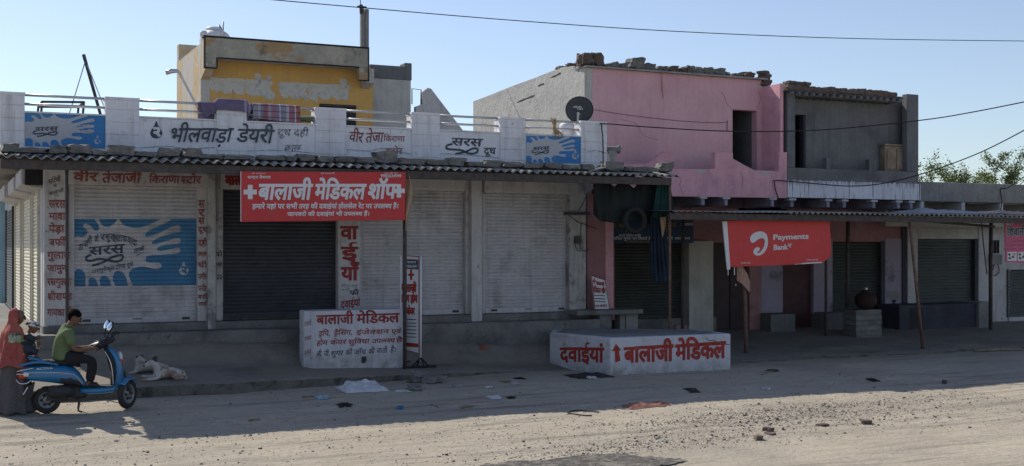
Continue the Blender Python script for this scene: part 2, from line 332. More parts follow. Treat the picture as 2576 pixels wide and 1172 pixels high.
def text(s, box, m, parent, Y=None, AB=None, bold=.01, shear=0.0, gap=0.0, off=.004, dr=None, name='lettering', rough=0.0, seed=0):
    """box = (u0, u1, head row, base row[, head row, base row at the far end]) as measured in the photograph on the plane Y or through A, B"""
    if len(box) == 4: box = box+box[2:4]
    u0, u1, h0, b0, h1, b1 = box
    pl = (lambda u, v: PY(u, v, Y)) if AB is None else (lambda u, v: PP(u, v, *AB))
    H0, B0, H1, B1 = pl(u0, h0), pl(u0, b0), pl(u1, h1), pl(u1, b1)
    dx = (B1-B0); n = Vector((dx.y, -dx.x, 0)).normalized(); hd = Vector((dx.x, dx.y, 0)).normalized()
    b0 = min(bold, .016); ex = bold-b0; pcs, W = layout(s, b0, gap); mb = MB(); rnd = random.Random(seed)
    if ex > .003:
        sh = [(ex*1.5*c, ex*1.1*d) for c, d in ((-1, 0), (1, 0), (-.6, .8), (.6, .8), (.6, -.8), (-.6, -.8))]
        pcs = [([(a+c, b+d) for a, b in vs], fs) for vs, fs in pcs for c, d in sh+[(0, 0)]]
    for k, (vs, fs) in enumerate(pcs):
        e = n*((off if dr is None else 0)+(.0001*(k % 61))); jy = rnd.uniform(-rough, rough); pts = []
        for a, b in vs:
            t = a/W; q = b/.622+jy; B = B0.lerp(B1, t); H = H0.lerp(H1, t)
            pts.append(B+(H-B)*q+hd*(shear*(H-B).length*q)+e)
        mb.add(pts, fs)
    if dr: mb = drape(mb, Y, dr[0], dr[1], off)
    return mb.build(name, m, parent)
def catmull(pts, n=4, closed=True):
    P = [Vector(p) for p in pts]; k = len(P); out = []
    for i in range(k if closed else k-1):
        if closed: a, b, c, d = P[i-1], P[i], P[(i+1) % k], P[(i+2) % k]
        else: a, b, c, d = P[max(i-1, 0)], P[i], P[i+1], P[min(i+2, k-1)]
        for j in range(n):
            t = j/n; out.append(.5*((2*b)+(c-a)*t+(2*a-5*b+4*c-d)*t*t+(3*b-a-3*c+d)*t**3))
    if not closed: out.append(P[-1])
    return out
def decal(outline, m, parent, Y=None, AB=None, off=.003, dr=None, name='painted_patch', fn=None):
    pl = fn or ((lambda u, v: PY(u, v, Y)) if AB is None else (lambda u, v: PP(u, v, *AB)))
    P = [pl(p[0], p[1]) for p in outline]
    if AB is None: n = Vector((0, -1, 0))
    else: d = Vector((AB[1][0]-AB[0][0], AB[1][1]-AB[0][1], 0)).normalized(); n = Vector((d.y, -d.x, 0))
    h = Vector((-n.y, n.x, 0)) if fn is None else None; k = len(P); o0 = P[0]
    if fn is None:
        flat = [Vector(((p-o0).dot(h), p.z-o0.z)) for p in P]
        r = delaunay_2d_cdt(flat, [(i, (i+1) % k) for i in range(k)], [list(range(k))], 1, 1e-5)
        mb = MB(); mb.add([o0+h*q.x+Vector((0, 0, q.y))+n*(off if dr is None else 0) for q in r[0]], [list(f) for f in r[2]])
    else:
        flat = [Vector(p) for p in outline]; r = delaunay_2d_cdt(flat, [(i, (i+1) % k) for i in range(k)], [list(range(k))], 1, 1e-5)
        mb = MB(); mb.add([fn(*q) for q in r[0]], [list(f) for f in r[2]])
    if dr: mb = drape(mb, Y, dr[0], dr[1], off)
    return mb.build(name, m, parent)
def brush(path, w, m, parent, Y=None, AB=None, off=.005, dr=None, name='brush_line', fn=None, closed=False):
    c = catmull([Vector(p) for p in path], 4, closed); k = len(c); ws = w if isinstance(w, (list, tuple)) else [w]*len(path)
    L, R = [], []
    for i, p in enumerate(c):
        t = (c[min(i+1, k-1)]-c[max(i-1, 0)]).normalized(); q = ws[min(len(ws)-1, int(i*len(ws)/k))]/2; nn = Vector((-t.y, t.x))*q
        L.append(p+nn); R.append(p-nn)
    pl = fn or ((lambda u, v: PY(u, v, Y)) if AB is None else (lambda u, v: PP(u, v, *AB)))
    n = Vector((0, -1, 0))
    if AB is not None: d = Vector((AB[1][0]-AB[0][0], AB[1][1]-AB[0][1], 0)).normalized(); n = Vector((d.y, -d.x, 0))
    P = [pl(*p)+n*(off if dr is None else 0) for p in L+R]; mb = MB(); mb.add(P, [(i, i+1, k+i+1, k+i) for i in range(k-1)])
    if dr: mb = drape(mb, Y, dr[0], dr[1], off)
    return mb.build(name, m, parent)
SPL = [(485,587),(545,585),(578,560),(575,535),(553,515),(552,497),(572,492),(600,508),(630,540),(655,535),(658,510),(640,480),(628,463),(655,463),(668,490),(690,510),(720,515),(750,500),(772,480),(783,463),(793,463),(805,482),(830,505),(880,520),(940,520),(1000,500),(1060,470),(1080,463),(1138,463),(1130,480),(1060,510),(990,545),(970,565),(972,580),(1000,580),(1080,550),(1150,515),(1190,508),(1210,520),(1208,545),(1180,555),(1100,575),(1030,605),(1012,625),(1030,635),(1100,615),(1170,595),(1205,597),(1208,620),(1180,632),(1100,640),(1055,655),(1050,672),(1075,680),(1150,665),(1195,657),(1205,675),(1200,692),(1160,700),(1060,705),(990,710),(972,730),(975,750),(1010,758),(1060,758),(1080,775),(1070,795),(1040,802),(990,790),(940,782),(890,795),(862,820),(860,850),(880,895),(883,911),(855,911),(845,870),(825,830),(800,812),(775,812),(755,835),(750,870),(768,911),(740,911),(735,885),(722,860),(695,842),(670,850),(662,880),(668,911),(652,911),(645,885),(630,862),(605,855),(588,870),(588,911),(567,911),(567,860),(562,825),(540,803),(510,798),(485,800)]
SWOOSH = [(605,700),(575,715),(572,735),(600,742),(660,730),(720,738),(770,750),(810,735),(818,712),(795,705),(740,722),(680,755),(610,775)]
DROP = [(0,-1.25),(.3,-.55),(.72,.05),(.78,.5),(.5,.92),(0,1.08),(-.5,.92),(-.78,.5),(-.72,.05),(-.3,-.55)]
def advert(parent, u0, u1, v0, v1, Y, dr=None, blue='bluead', white='adwhite', base=.003):
    """the blue dairy advert with its white splash; v rows may differ at the two ends"""
    v00, v01 = v0; v10, v11 = v1
    def mp(x, y):
        t = (x-485)/837.0; s = (y-462)/450.0; return (lerp(u0, u1, t), lerp(lerp(v00, v01, t), lerp(v10, v11, t), s))
    cor = [mp(485, 462), mp(1322, 462), mp(1322, 912), mp(485, 912)]
    b = decal(cor, M[blue], parent, Y=Y, off=base, dr=dr, name='painted_advert')
    pts = [mp(*p) for p in [tuple(q) for q in catmull(SPL, 2)]]
    vv = [(min(max(p[0], u0+.05), u1), p[1]) for p in pts]
    decal(vv, M[white], b, Y=Y, off=base+.003, dr=dr, name='splash')
    brush([mp(*p) for p in SWOOSH], 15*(u1-u0)/837.0, M['navy'], b, Y=Y, off=base+.007, dr=dr, name='swoosh')
    sc = (u1-u0)/837.0
    def tx(s, x0, x1, h0, bb0, h1, bb1, m='navy', **k):
        a = mp(x0, h0); c = mp(x1, h1); d = mp(x0, bb0); e = mp(x1, bb1)
        text(s, (a[0], c[0], a[1], d[1], c[1], e[1]), M[m], b, Y=Y, off=base+.007, dr=dr, **k)
    tx('सरस', 592, 826, 652, 706, 632, 688, bold=.022)
    return b, mp, tx
def droplet(parent, u, v, r, Y, m, m2, base=.004, dr=None):
    d = decal([tuple(p) for p in catmull([Vector((u+r*x, v+r*y)) for x, y in DROP], 3)], m, parent, Y=Y, off=base, dr=dr, name='droplet_mark')
    text('२', (u-.5*r, u+.62*r, v-.35*r, v+.75*r), m2, d, Y=Y, off=base+.004, dr=dr, bold=.05)
def shutter(parent, X0, X1, z0, z1, Y, m, p=.074, axis='Y', nx=1, name='shutter', bar=True, lock=True):
    mb = MB(); n = max(1, round((z1-z0)/p)); p = (z1-z0)/n; zs = []
    for k in range(n): zs += [z0+k*p, z0+(k+.1)*p, z0+(k+.55)*p]
    zs.append(z1)
    P = (lambda x, y, z: (x, y, z)) if axis == 'Y' else (lambda x, y, z: (y, x, z))
    s = 1 if axis == 'Y' else 1
    vs = []
    for z in zs:
        for i in range(nx+1):
            x = lerp(X0, X1, i/nx); dn = 0 if nx == 1 else .008*mnoise.noise((x*1.6, z*2.2, X0))+.005*mnoise.noise((x*5, z*6, X0))
            vs.append(P(x, Y+s*groove(z+1e-6, z0, p)+dn, z+(0 if nx == 1 else .007*mnoise.noise((x*1.1, z*1.3, 4)))))
    w = nx+1; mb.add(vs, [(j*w+i, j*w+i+1, (j+1)*w+i+1, (j+1)*w+i) for j in range(len(zs)-1) for i in range(nx)])
    o = mb.build(name, m, parent)
    a = MB()
    def bb(x0, x1, y0, y1, za, zb):
        (a.box(x0, x1, y0, y1, za, zb) if axis == 'Y' else a.box(y0, y1, x0, x1, za, zb))
    if bar: bb(X0, X1, Y-.02, Y+.02, z0-.05, z0+.055); a.build('bottom_rail', m, o, bevel=.004); a = MB()
    for xa, xb in ((X0-.05, X0+.004), (X1-.004, X1+.05)):
        a = MB(); bb(xa, xb, Y-.035, Y+.05, z0-.05, z1+.04); a.build('guide_rail', m, o, bevel=.004)
    if lock:
        for t in (.1, .9):
            a = MB(); bb(lerp(X0, X1, t)-.07, lerp(X0, X1, t)+.07, Y-.036, Y-.018, z0-.01, z0+.035); a.build('lock', M['iron'], o, bevel=.004)
        a = MB(); xm = (X0+X1)/2; bb(xm-.09, xm+.09, Y-.04, Y-.028, z0+.015, z0+.03); a.build('handle', M['iron'], o, bevel=.004)
    return o, (z0, p)

# ------------------------------------------------------------------ ground
def mat_ground(name, a, b, wet=0):
    m = mat(name, a, rough=.95, var=.13, sc=.55, bump=.6, bsc=14, bd=.05, spec=.15, layers=(
        blot(b, .55, .5, .68, .35), dict(col=(a[0]*.62, a[1]*.6, a[2]*.58), sc=5, st=(.28, 2.6, 1), lo=.52, hi=.64, amt=.55),
        dict(col=(a[0]*1.2, a[1]*1.2, a[2]*1.2), sc=3, st=(.2, 1.6, 1), lo=.54, hi=.7, amt=.5), dict(col=(.17, .155, .135), sc=1.6, st=(.12, 2.2, 1), lo=.55, hi=.66, amt=.6),
        blot((.12, .105, .09), .6, .62, .68, 9, m2=.8), blot((.06, .055, .05), .85, .665, .69, 24)))
    return m
M['road'] = mat_ground('dusty_road', (.4, .352, .28), (.29, .262, .22))
M['pave'] = mat('dusty_cement_pavement', (.21, .185, .155), rough=.95, var=.16, sc=.8, bump=.5, bsc=16, bd=.03, layers=(blot((.26, .24, .2), .6, .5, .68, .6), blot((.1, .095, .09), .5, .56, .7, 1.3), blot((.08, .07, .065), .6, .63, .68, 8, m2=.9)))
M['kerb'] = mat('darker_kerb_face', (.14, .125, .108), rough=.95, var=.3, sc=4, bump=.7, bsc=20, bd=.04, layers=(blot((.18, .165, .14), .6, .55, .66, 5), blot((.04, .038, .036), .7, .55, .65, 3)))  # front face of the pavement, a darker tone than its top
M['asphalt'] = mat('broken_asphalt_gravel', (.12, .112, .1), rough=.95, var=.4, sc=6, bump=.9, bsc=30, bd=.05, layers=(blot((.3, .27, .23), .8, .5, .62, 9), blot((.28, .25, .21), .9, .55, .68, 1.6)))
def build_ground():
    far = MB(); far.add([(-1500, -1500, -.26), (1500, -1500, -.26), (1500, 1500, -.26), (-1500, 1500, -.26)], [(0, 1, 2, 3)])
    tag(far.build('ground', M['road']), kind='structure')
    def fn(s, t):
        X = lerp(-14, 34, s); Y = lerp(6, 26, t)
        return (X, Y, road_surf(X, Y))
    tag(MB().grid(fn, 420, 260).build('road', M['road'], smooth=True), kind='structure')
    def pv(s, t):
        X = lerp(-8, 31, s); e = edge_y(X)+.09*mnoise.noise((X*1.3, 0, 5))+.05*mnoise.noise((X*4.5, 2, 5))+(.22*mnoise.noise((X*.9, 8, 5))+.1*mnoise.noise((X*2.6, 4, 5)))*sstep(9, 12.5, X)
        if t < .03: return (X, e-.03*mnoise.noise((X*3, 1, 1)), road_z(X, e)-.25)
        Y = lerp(e, 26.5, max(0, (t-.03)/.97)**1.3)
        h = .008*mnoise.noise((X*1.5, Y*2.0, 4))
        if X > 9: h += .03*mnoise.noise((X*1.1, Y*1.9, 7))*sstep(9, 11, X)*(1-sstep(21.5, 23, Y))
        cr = .02*max(0, mnoise.noise((X*6, Y*6, 8)))*(1-sstep(e, e+.3, Y))
        return (X, Y, ground_z(X, max(Y, edge_y(X)+.001))+h-cr-.02*math.exp(-((Y-e)/.05)))
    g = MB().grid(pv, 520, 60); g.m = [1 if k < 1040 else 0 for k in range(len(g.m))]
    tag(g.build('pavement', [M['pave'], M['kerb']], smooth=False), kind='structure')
build_ground()

# ------------------------------------------------------------------ the long white shop building
YP, YF = 22.4, 23.1                     # parapet face, shop-front face
FL = 1.1                                # shop floor
XL, XW, XE = .77, fx(110, YF), fx(1472, YF)
shop = thing('shop_building', 'long low white shop building with painted parapet, four rolled-down shutters and steps', 'shop building', (6, YF, 0))
ZT = 4.16                               # underside of the roof slab
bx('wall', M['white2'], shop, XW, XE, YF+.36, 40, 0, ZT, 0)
bx('roof_slab', M['concrete'], shop, XL+.004, fx(1525, YP)-.004, YP+.02, 40, ZT, ZT+.03, 0)
for i, (a, b, z) in enumerate(((22.48, 22.95, .905),)):
    x0, x1 = XW-.25+.03*i, XE+.02-.03*i; n = 60; mb = MB()
    def stp(s_, t_):
        X = lerp(x0, x1, s_); q = [(a, 0), (a, z*.5), (a+.004, z-.03), (a+.03, z), (b+.3, z)][int(round(t_*4))]; w = .012*mnoise.noise((X*.9, q[1]*2, i*7))+.005*mnoise.noise((X*5, q[1]*6, i*5))
        return (X, q[0]+(w if q[0] < b else 0), q[1]+(.6*w if q[1] > z-.05 else 0))
    mb.grid(stp, n, 4); mb.box(x0, x1, a+.05, b+.3, 0, z-.04); mb.build('step', M['step'], shop)
bx('plinth', M['step'], shop, XW-.02, XE+.04, 22.98, YF+.37, 0, FL-.055, .02)
# columns between the shutters: (u0, u1, front Y, top v or None, material)
def col(u0, u1, y, zb, zt, m='white2', name='column', y1=None):
    return bx(name, M[m], shop, fx(u0, y), fx(u1, y), y, y1 or YF+.4, zb, zt, .012)
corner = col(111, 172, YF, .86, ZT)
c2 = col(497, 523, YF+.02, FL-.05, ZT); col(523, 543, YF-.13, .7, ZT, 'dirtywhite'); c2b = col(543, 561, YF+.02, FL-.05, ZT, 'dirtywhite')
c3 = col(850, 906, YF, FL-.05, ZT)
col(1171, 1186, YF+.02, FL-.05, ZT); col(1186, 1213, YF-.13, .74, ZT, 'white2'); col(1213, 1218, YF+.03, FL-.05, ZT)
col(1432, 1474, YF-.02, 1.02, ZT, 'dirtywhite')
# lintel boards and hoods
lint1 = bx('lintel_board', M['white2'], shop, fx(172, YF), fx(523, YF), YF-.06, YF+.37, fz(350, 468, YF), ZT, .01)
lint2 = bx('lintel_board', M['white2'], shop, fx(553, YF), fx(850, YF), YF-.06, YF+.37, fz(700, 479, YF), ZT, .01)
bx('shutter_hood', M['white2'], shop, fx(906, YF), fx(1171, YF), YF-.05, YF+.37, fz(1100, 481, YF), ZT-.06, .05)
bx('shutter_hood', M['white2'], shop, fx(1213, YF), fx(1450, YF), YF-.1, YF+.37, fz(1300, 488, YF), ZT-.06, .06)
YS = YF+.16
s1, d1 = shutter(shop, fx(185, YS), fx(497, YS), FL, fz(350, 468, YS)+.02, YS, M['shut'])
shutter(shop, fx(563, YS), fx(850, YS), FL+.03, fz(700, 478, YS)+.02, YS, M['shutdark'], nx=18)
shutter(shop, fx(908, YS), fx(1170, YS), FL, fz(1100, 480, YS)+.02, YS, M['shut'], nx=18)
shutter(shop, fx(1220, YS), fx(1431, YS), FL, fz(1300, 487, YS)+.02, YS, M['shut'], nx=18)
bx('wall_panel', M['white2'], shop, fx(172, YS), fx(186, YS), YS-.06, YF+.4, FL-.05, ZT, 0)
# shutter one: the dairy advert
b, mp, tx = advert(s1, 184.5, 496.5, (551, 550), (720, 717), YS, dr=d1, blue='adblue2', white='shut', base=.004)
words = [('ता', 520, 655, 22), ('ज', 553, 632, 18), ('गी', 580, 612, 14), ('औ', 625, 595, 10), ('र', 668, 586, 6), ('शु', 700, 582, 3), ('द्', 733, 582, 0), ('ध', 755, 584, -3), ('ता', 782, 586, -8), ('का', 815, 590, -14), ('वा', 850, 600, -20), ('दा', 882, 612, -25)]
for w, x, y, a in words:
    sl = math.tan(math.radians(a)); wd = 30
    tx(w, x, x+wd, y-18, y+22, y-18-sl*wd, y+22-sl*wd, bold=.02)
tx('ताजा', 893, 962, 668, 696, 644, 672, bold=.02); tx('पाश~चुरीकृत टोन~ड दूध', 608, 888, 806, 828, 752, 780, bold=.012)
brush([mp(905, 712), mp(930, 700), mp(962, 688)], [2, 3, 1], M['adblue2'], b, Y=YS, dr=d1, off=.012)
droplet(b, 462, 676, 15, YS, M['shut'], M['adblue2'], dr=d1, base=.008)
# words on the columns and boards
for s, v0, v1, u1 in (('सरस', 504, 522, 164), ('मावा', 536, 552, 164), ('पेड़ा', 567, 584, 161), ('बफी^', 602, 618, 164), ('गुलाब', 634, 650, 176), ('जामुन', 667, 682, 168), ('रसगुल~ला', 701, 717, 180), ('श%ीखण~ड', 738, 754, 181), ('गायका घी', 778, 794, 182)):
    text(s, (119 if u1 > 165 else 123, u1, v0, v1), M['brownred'], corner, Y=YF, bold=.02, rough=.05, seed=v0)
for s, u0, u1, h0, b0, h1, b1 in (('सिद~धी', 122, 152, 452, 463, 444, 456), ('के', 134, 143, 464, 471, 463, 470), ('बालाजी', 124, 160, 484, 492, 474, 483)):
    text(s, (u0, u1, h0, b0, h1, b1), M['blackpaint'], corner, Y=YF, bold=.005)
for s, u0, u1, h, bb in (('वीर', 184, 243, 435, 455), ('तेजाजी', 256, 352, 437, 459), ('किराणा'.replace('कि', 'िक'), 374, 450, 443, 460), ('स~टोर', 454, 504, 444, 461)):
    text(s, (u0, u1, h, bb), M['brownred'], lint1, Y=YF-.06, bold=.025, shear=.1, rough=.04, seed=u0)
text('बालाजी', (567, 640, 443, 464), M['deepred'], lint2, Y=YF-.06, bold=.06)
for s, v0, v1 in (('स', 504, 522), ('र', 527, 544), ('स', 548, 563), ('दूध', 571, 583), ('दही', 604, 618), ('छाछ', 634, 646), ('घी', 661, 673), ('पनीर', 690, 702), ('पनीर', 719, 732), ('बफी^', 742, 752), ('लस~सी', 760, 769)):
    text(s, (498.5, 520 if len(s) > 1 else 514, v0, v1), M['brownred'], c2, Y=YF+.02, bold=.02, rough=.05, seed=v0)
for s, v0, v1 in (('दूध', 532, 540), ('दही', 549, 556), ('घी', 570, 578), ('लेन', 595, 603), ('देन', 612, 618), ('फ%ी', 634, 645), ('की', 662, 669), ('20', 692, 702)):
    text(s, (544, 559, v0, v1), M['faded'] if v0 < 620 else M['blackpaint'], c2b, Y=YF+.02, bold=.01)
for s, u0, u1, v0, v1 in (('वा', 857, 898, 570, 601), ('ई', 860, 897, 622, 652), ('याँ', 859, 899, 673, 704)):
    text(s, (u0, u1, v0, v1), M['deepred'], c3, Y=YF, bold=.035)
text('द', (860, 898, 536, 552), M['deepred'], c3, Y=YF, bold=.035)
text('फ%ी', (880, 902, 731, 741), M['navy'], c3, Y=YF, bold=.03); text('मेहनत', (858, 898, 716, 722), M['faded'], c3, Y=YF); text('के लिये', (860, 878, 727, 733), M['faded'], c3, Y=YF)
text('दवाईयां', (857, 905, 759, 776, 752, 769), M['deepred'], c3, Y=YF, bold=.025)
# side face in the lane, running back
def side(y0, y1, z0, z1, m, name='side_column', x0=None): return bx(name, M[m], shop, XW-.001 if x0 is None else x0, XW+.3, y0, y1, z0, z1, .01)
side(YF+.4, 24.05, .5, ZT, 'white2'); side(25.75, 26.25, .4, ZT, 'white2'); side(29.2, 30.2, .4, ZT, 'palecement'); side(33, 34.2, .4, ZT, 'paleblue'); side(38.5, 40, .4, ZT, 'paleblue')
for a, b2, m in ((24.05, 25.75, 'shutyel'), (26.25, 29.2, 'shutyel'), (30.2, 33, 'shutyel'), (34.2, 38.5, 'shutdark')):
    shutter(shop, a+.06, b2-.06, .75, 3.5, XW-.02, M[m], axis='X', lock=False)
bx('side_plinth', M['step'], shop, XW-.5, XW+.2, YF+.2, 40, 0, .72, .02)
for a, b2, xx in ((23.5, 25.6, .36), (26.4, 29.0, .36), (30.0, 33.0, .4)):
    h = MB(); h.prism([(XW-xx, a, 3.62), (XW-xx, a, 3.9), (XW+.2, a, 4.0), (XW+.2, a, 3.5)], (0, b2-a, 0)); h.build('shutter_hood', [M['white2']], shop, bevel=.01)
bx('hanger_box', M['black'], shop, XW-.3, XW-.003, 23.38, 23.497, 3.6, 3.99, .01)
bx('lane_wall', M['paleblue'], shop, XW-.15, XW+.3, 40.02, 52, 0, 4.0, 0)
bx('lane_wall', M['palecement'], shop, XW-.6, XW+.3, 52.05, 80, 0, 4.6, 0)
# parapet: pillars, panels, rails
ZB, ZP1, ZP2 = 4.2, 4.81, 5.16
PIL = [(-22, 62), (265, 350), (545, 620), (793, 870), (1035, 1105), (1257, 1320), (1460, 1525)]
XS = []
for i, (a, b2) in enumerate(PIL):
    x0, x1 = max(XL, fx(a, YP)), fx(b2, YP); XS.append((x0, x1)); mb = MB(); zs = [ZB+.06]+[ZB+.06+.225*k for k in range(1, 5)]
    for k in range(4): mb.box(x0, x1, YP-.022, YP+.3, zs[k]+.006, zs[k+1]-.006)
    mb.box(x0+.008, x1-.008, YP-.008, YP+.29, ZB, ZP2-.02)
    pil = mb.build('pillar', M['white'], shop, bevel=.006)
    bx('pillar_cap', M['white'], pil, x0-.012, x1+.012, YP-.035, YP+.31, ZP2-.055, ZP2, .008)
pan = []
for (a0, a1), (b0, b1) in zip(XS, XS[1:]):
    p = bx('parapet_panel', M['white'], shop, a1-.01, b0+.01, YP+.003, YP+.13, ZB-.035, ZP1, .006); pan.append(p)
    bx('coping', M['white'], p, a1+.001, b0-.001, YP-.02, YP+.15, ZP1, ZP1+.03, .006)
    for z in (ZP2-.19, ZP2-.03):
        MB().tube([(a1-.004, YP+.09, z), (b0+.004, YP+.09, z)], .024, 8).build('rail', M['steel'], shop, smooth=True)
bx('parapet_foot', M['white'], shop, XL, XS[-1][1], YP+.0015, YP+.3, ZB-.038, ZB+.002, 0)
bx('side_parapet', M['white'], shop, XL, XL+.13, YP+.31, 34, ZB-.03, ZP1, 0)
for y in (25.2, 28.2, 31.2): bx('pillar', M['white'], shop, XL-.015, XL+.2, y, y+.6, ZB-.03, ZP2, .01)
bx('end_parapet', M['white'], shop, XS[-1][1]-.13, XS[-1][1]-.002, YP+.31, 27, ZB-.03, ZP1, 0)
b, mp, tx = advert(pan[0], 63, 264.5, (284, 291), (368, 374), YP); droplet(b, 245, 352, 10, YP, M['adwhite'], M['bluead'], base=.01)
for s, u0, u1, v0, v1 in (('दूध', 190, 225, 314, 322), ('दही', 205, 232, 328, 336)): text(s, (u0, u1, v0, v1), M['adwhite'], b, Y=YP, off=.012, bold=.02)
b, mp, tx = advert(pan[5], 1323, 1464, (341, 345), (409, 412), YP); droplet(b, 1446, 389, 11, YP, M['adwhite'], M['bluead'], base=.01)
P1 = pan[1]
droplet(P1, 393, 328, 19, YP, M['navy'], M['white'])
text('भीलवाड़ा', (422, 578, 322, 356, 324, 358), M['navy'], P1, Y=YP, off=.032, bold=.014, shear=.25, rough=.05, seed=3)
text('डेयरी', (592, 682, 325, 357, 328, 361), M['navy'], pan[2], Y=YP, off=.032, bold=.014, shear=.22, rough=.05, seed=5)
text('दूध दही', (698, 775, 325, 341, 326, 342), M['faded'], pan[2], Y=YP, bold=.015, shear=.1); text('छाछ', (714, 756, 365, 382), M['faded'], pan[2], Y=YP, bold=.015, shear=.05)
text('वीर तेजा', (877, 962, 333, 357, 334, 358), M['brownred'], pan[3], Y=YP, bold=.014, shear=.15, rough=.05, seed=2)
text('िकराणा', (964, 1017, 342, 355, 343, 356), M['brownred'], pan[3], Y=YP, bold=.01, shear=.1); text('स~टोर', (970, 1012, 373, 388), M['brownred'], pan[3], Y=YP, bold=.01)
text('सरस', (1134, 1210, 347, 365, 350, 368), M['navy'], pan[4], Y=YP, bold=.02, shear=.2)
brush([(1138, 362), (1124, 366), (1124, 374), (1140, 376), (1160, 378), (1180, 386), (1198, 384), (1200, 374), (1188, 374), (1170, 382), (1145, 387)], 5, M['navy'], pan[4], Y=YP, off=.006, name='swoosh')
text('दूध', (1217, 1246, 372, 388), M['navy'], pan[4], Y=YP, bold=.02)
for pth in ([(352, 372), (420, 368), (470, 374), (540, 371)], [(871, 376), (930, 380), (960, 374), (1034, 388)], [(1106, 386), (1180, 390), (1256, 398)], [(1462, 374), (1480, 380), (1500, 379), (1523, 386)], [(622, 380), (700, 378), (792, 386)]):
    brush(pth, 1.3, M['faded'], pan[1] if pth[0][0] < 600 else shop, Y=YP, off=.03, name='crack')
# ------------------------------------------------------------------ stones, sheets
def rock_mb(w, d, h, seed, rough=.16, cuts=3):
    rnd = random.Random(seed); bm = bmesh.new(); bmesh.ops.create_cube(bm, size=1); bmesh.ops.subdivide_edges(bm, edges=bm.edges[:], cuts=cuts, use_grid_fill=True)
    o = Vector((rnd.uniform(0, 90), rnd.uniform(0, 90), seed)); sk = rnd.uniform(-.18, .18); tp = rnd.uniform(-.2, .2)
    for v in bm.verts:
        p = v.co.copy(); n = p.normalized(); k = max(abs(p.x), abs(p.y), abs(p.z)); q = p.lerp(n*.56, .22)
        q += Vector((mnoise.noise(p*2.1+o), mnoise.noise(p*2.3+o+Vector((9, 0, 0))), mnoise.noise(p*2.2+o+Vector((0, 9, 0)))))*rough
        q += Vector((mnoise.noise(p*6+o), mnoise.noise(p*6-o), mnoise.noise(p*7+o)))*rough*.3
        q.x += sk*q.z; q.z *= 1+tp*q.x
        v.co = Vector((q.x*w, q.y*d, q.z*h))
    lo = min(v.co.z for v in bm.verts)
    for v in bm.verts: v.co.z -= lo
    bm.verts.index_update(); r = MB(); r.add([v.co[:] for v in bm.verts], [[v.index for v in f.verts] for f in bm.faces]); bm.free(); return r
def rock(name, loc, w, d, h, seed, m, label, cat, group, rz=0.0, tilt=0.0, **k):
    o = rock_mb(w, d, h, seed, **k).build(name, m, local=True); o.location = loc; o.rotation_euler = (0, tilt, rz)
    return tag(o, label, cat, group)
def corr(X0, X1, Y0, Y1, z0, z1, pitch, amp, tri=False, th=.008, wob=.012, seed=0):
    n = max(8, int((X1-X0)/pitch*(4 if tri else 10))); ny = 6; mb = MB()
    def P(s, t, dz):
        X = lerp(X0, X1, s); q = X/pitch
        w = (abs((q % 1)*2-1)*2-1) if tri else math.sin(2*PI*q)
        return (X, lerp(Y0, Y1, t)+(.02*mnoise.noise((X*1.3, seed, 3)) if t == 0 else 0), lerp(z0, z1, t)+amp*w+dz+wob*mnoise.noise((X*.9, t*2, seed)))
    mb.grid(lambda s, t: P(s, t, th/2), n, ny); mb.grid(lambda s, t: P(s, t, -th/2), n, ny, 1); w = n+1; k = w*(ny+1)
    mb.f += [[i, i+1, k+i+1, k+i] for i in range(n)]; mb.m += [0]*n
    return mb

# ------------------------------------------------------------------ the awning along the white building
YA, ZA = 21.15, 3.95
awn = thing('awning', 'long corrugated cement sheet awning with stones on it, along the white building', 'awning', (6.5, YA, 0))
xa, xb = .73, fx(1712, YA); nsh = 12; SL = .16
for i in range(nsh):
    a = lerp(xa, xb, i/nsh); b2 = lerp(xa, xb, (i+1)/nsh)
    corr(a, b2+(.1 if i < nsh-1 else 0), YA+.012*(i % 3), 22.38, ZA+.005*(i % 2), ZA+SL*1.23, .176, .026, seed=i % 3).build('sheet', [M['sheet'], M['undershade']], awn, smooth=True)
xe2 = fx(1688, YA+.1)
bx('beam', M['iron'], awn, .74, xe2, YA+.08, YA+.15, ZA-.19, ZA-.035)
bx('beam', M['iron'], awn, .74, xe2-.3, 22.2, 22.27, ZA+.03, ZA+.12)
for u in (168, 600, 1017, 1350, 1680):
    x = fx(u, YA+.2)
    mb = MB().prism([(x-.03, YA+.155, ZA-.14), (x-.03, YA+.155, ZA-.05), (x-.03, 22.38, ZA+.13), (x-.03, 22.38, ZA+.06)], (.06, 0, 0)); mb.build('rafter', M['iron'], awn)
for u, r in ((168, .026), (1017.5, .037), (1684, .03)):
    x = fx(u, YA+.2); y = YA+.2; g = ground_z(x, y)
    MB().tube([(x, y, g-.1), (x+.004, y, (g+ZA)/2), (x, y, ZA-.05)], r, 10).build('post', M['iron' if u != 1684 else 'rustpole'], awn, smooth=True)
ST = [(4,45,20),(45,122,11),(124,169,18),(169,229,22),(229,268,12),(268,336,23),(336,396,10),(398,452,20),(455,503,23),(503,560,10),(563,630,9),(644,716,10),(719,746,11),(747,787,15),(794,835,14),(838,888,13),(891,940,13),(941,993,28),(998,1064,13),(1067,1120,12),(1122,1166,18),(1169,1206,10),(1209,1255,15),(1262,1306,11),(1311,1358,12),(1361,1405,13),(1409,1454,10),(1456,1486,13),(1513,1562,20),(1565,1583,10),(1585,1646,9),(1654,1684,22)]
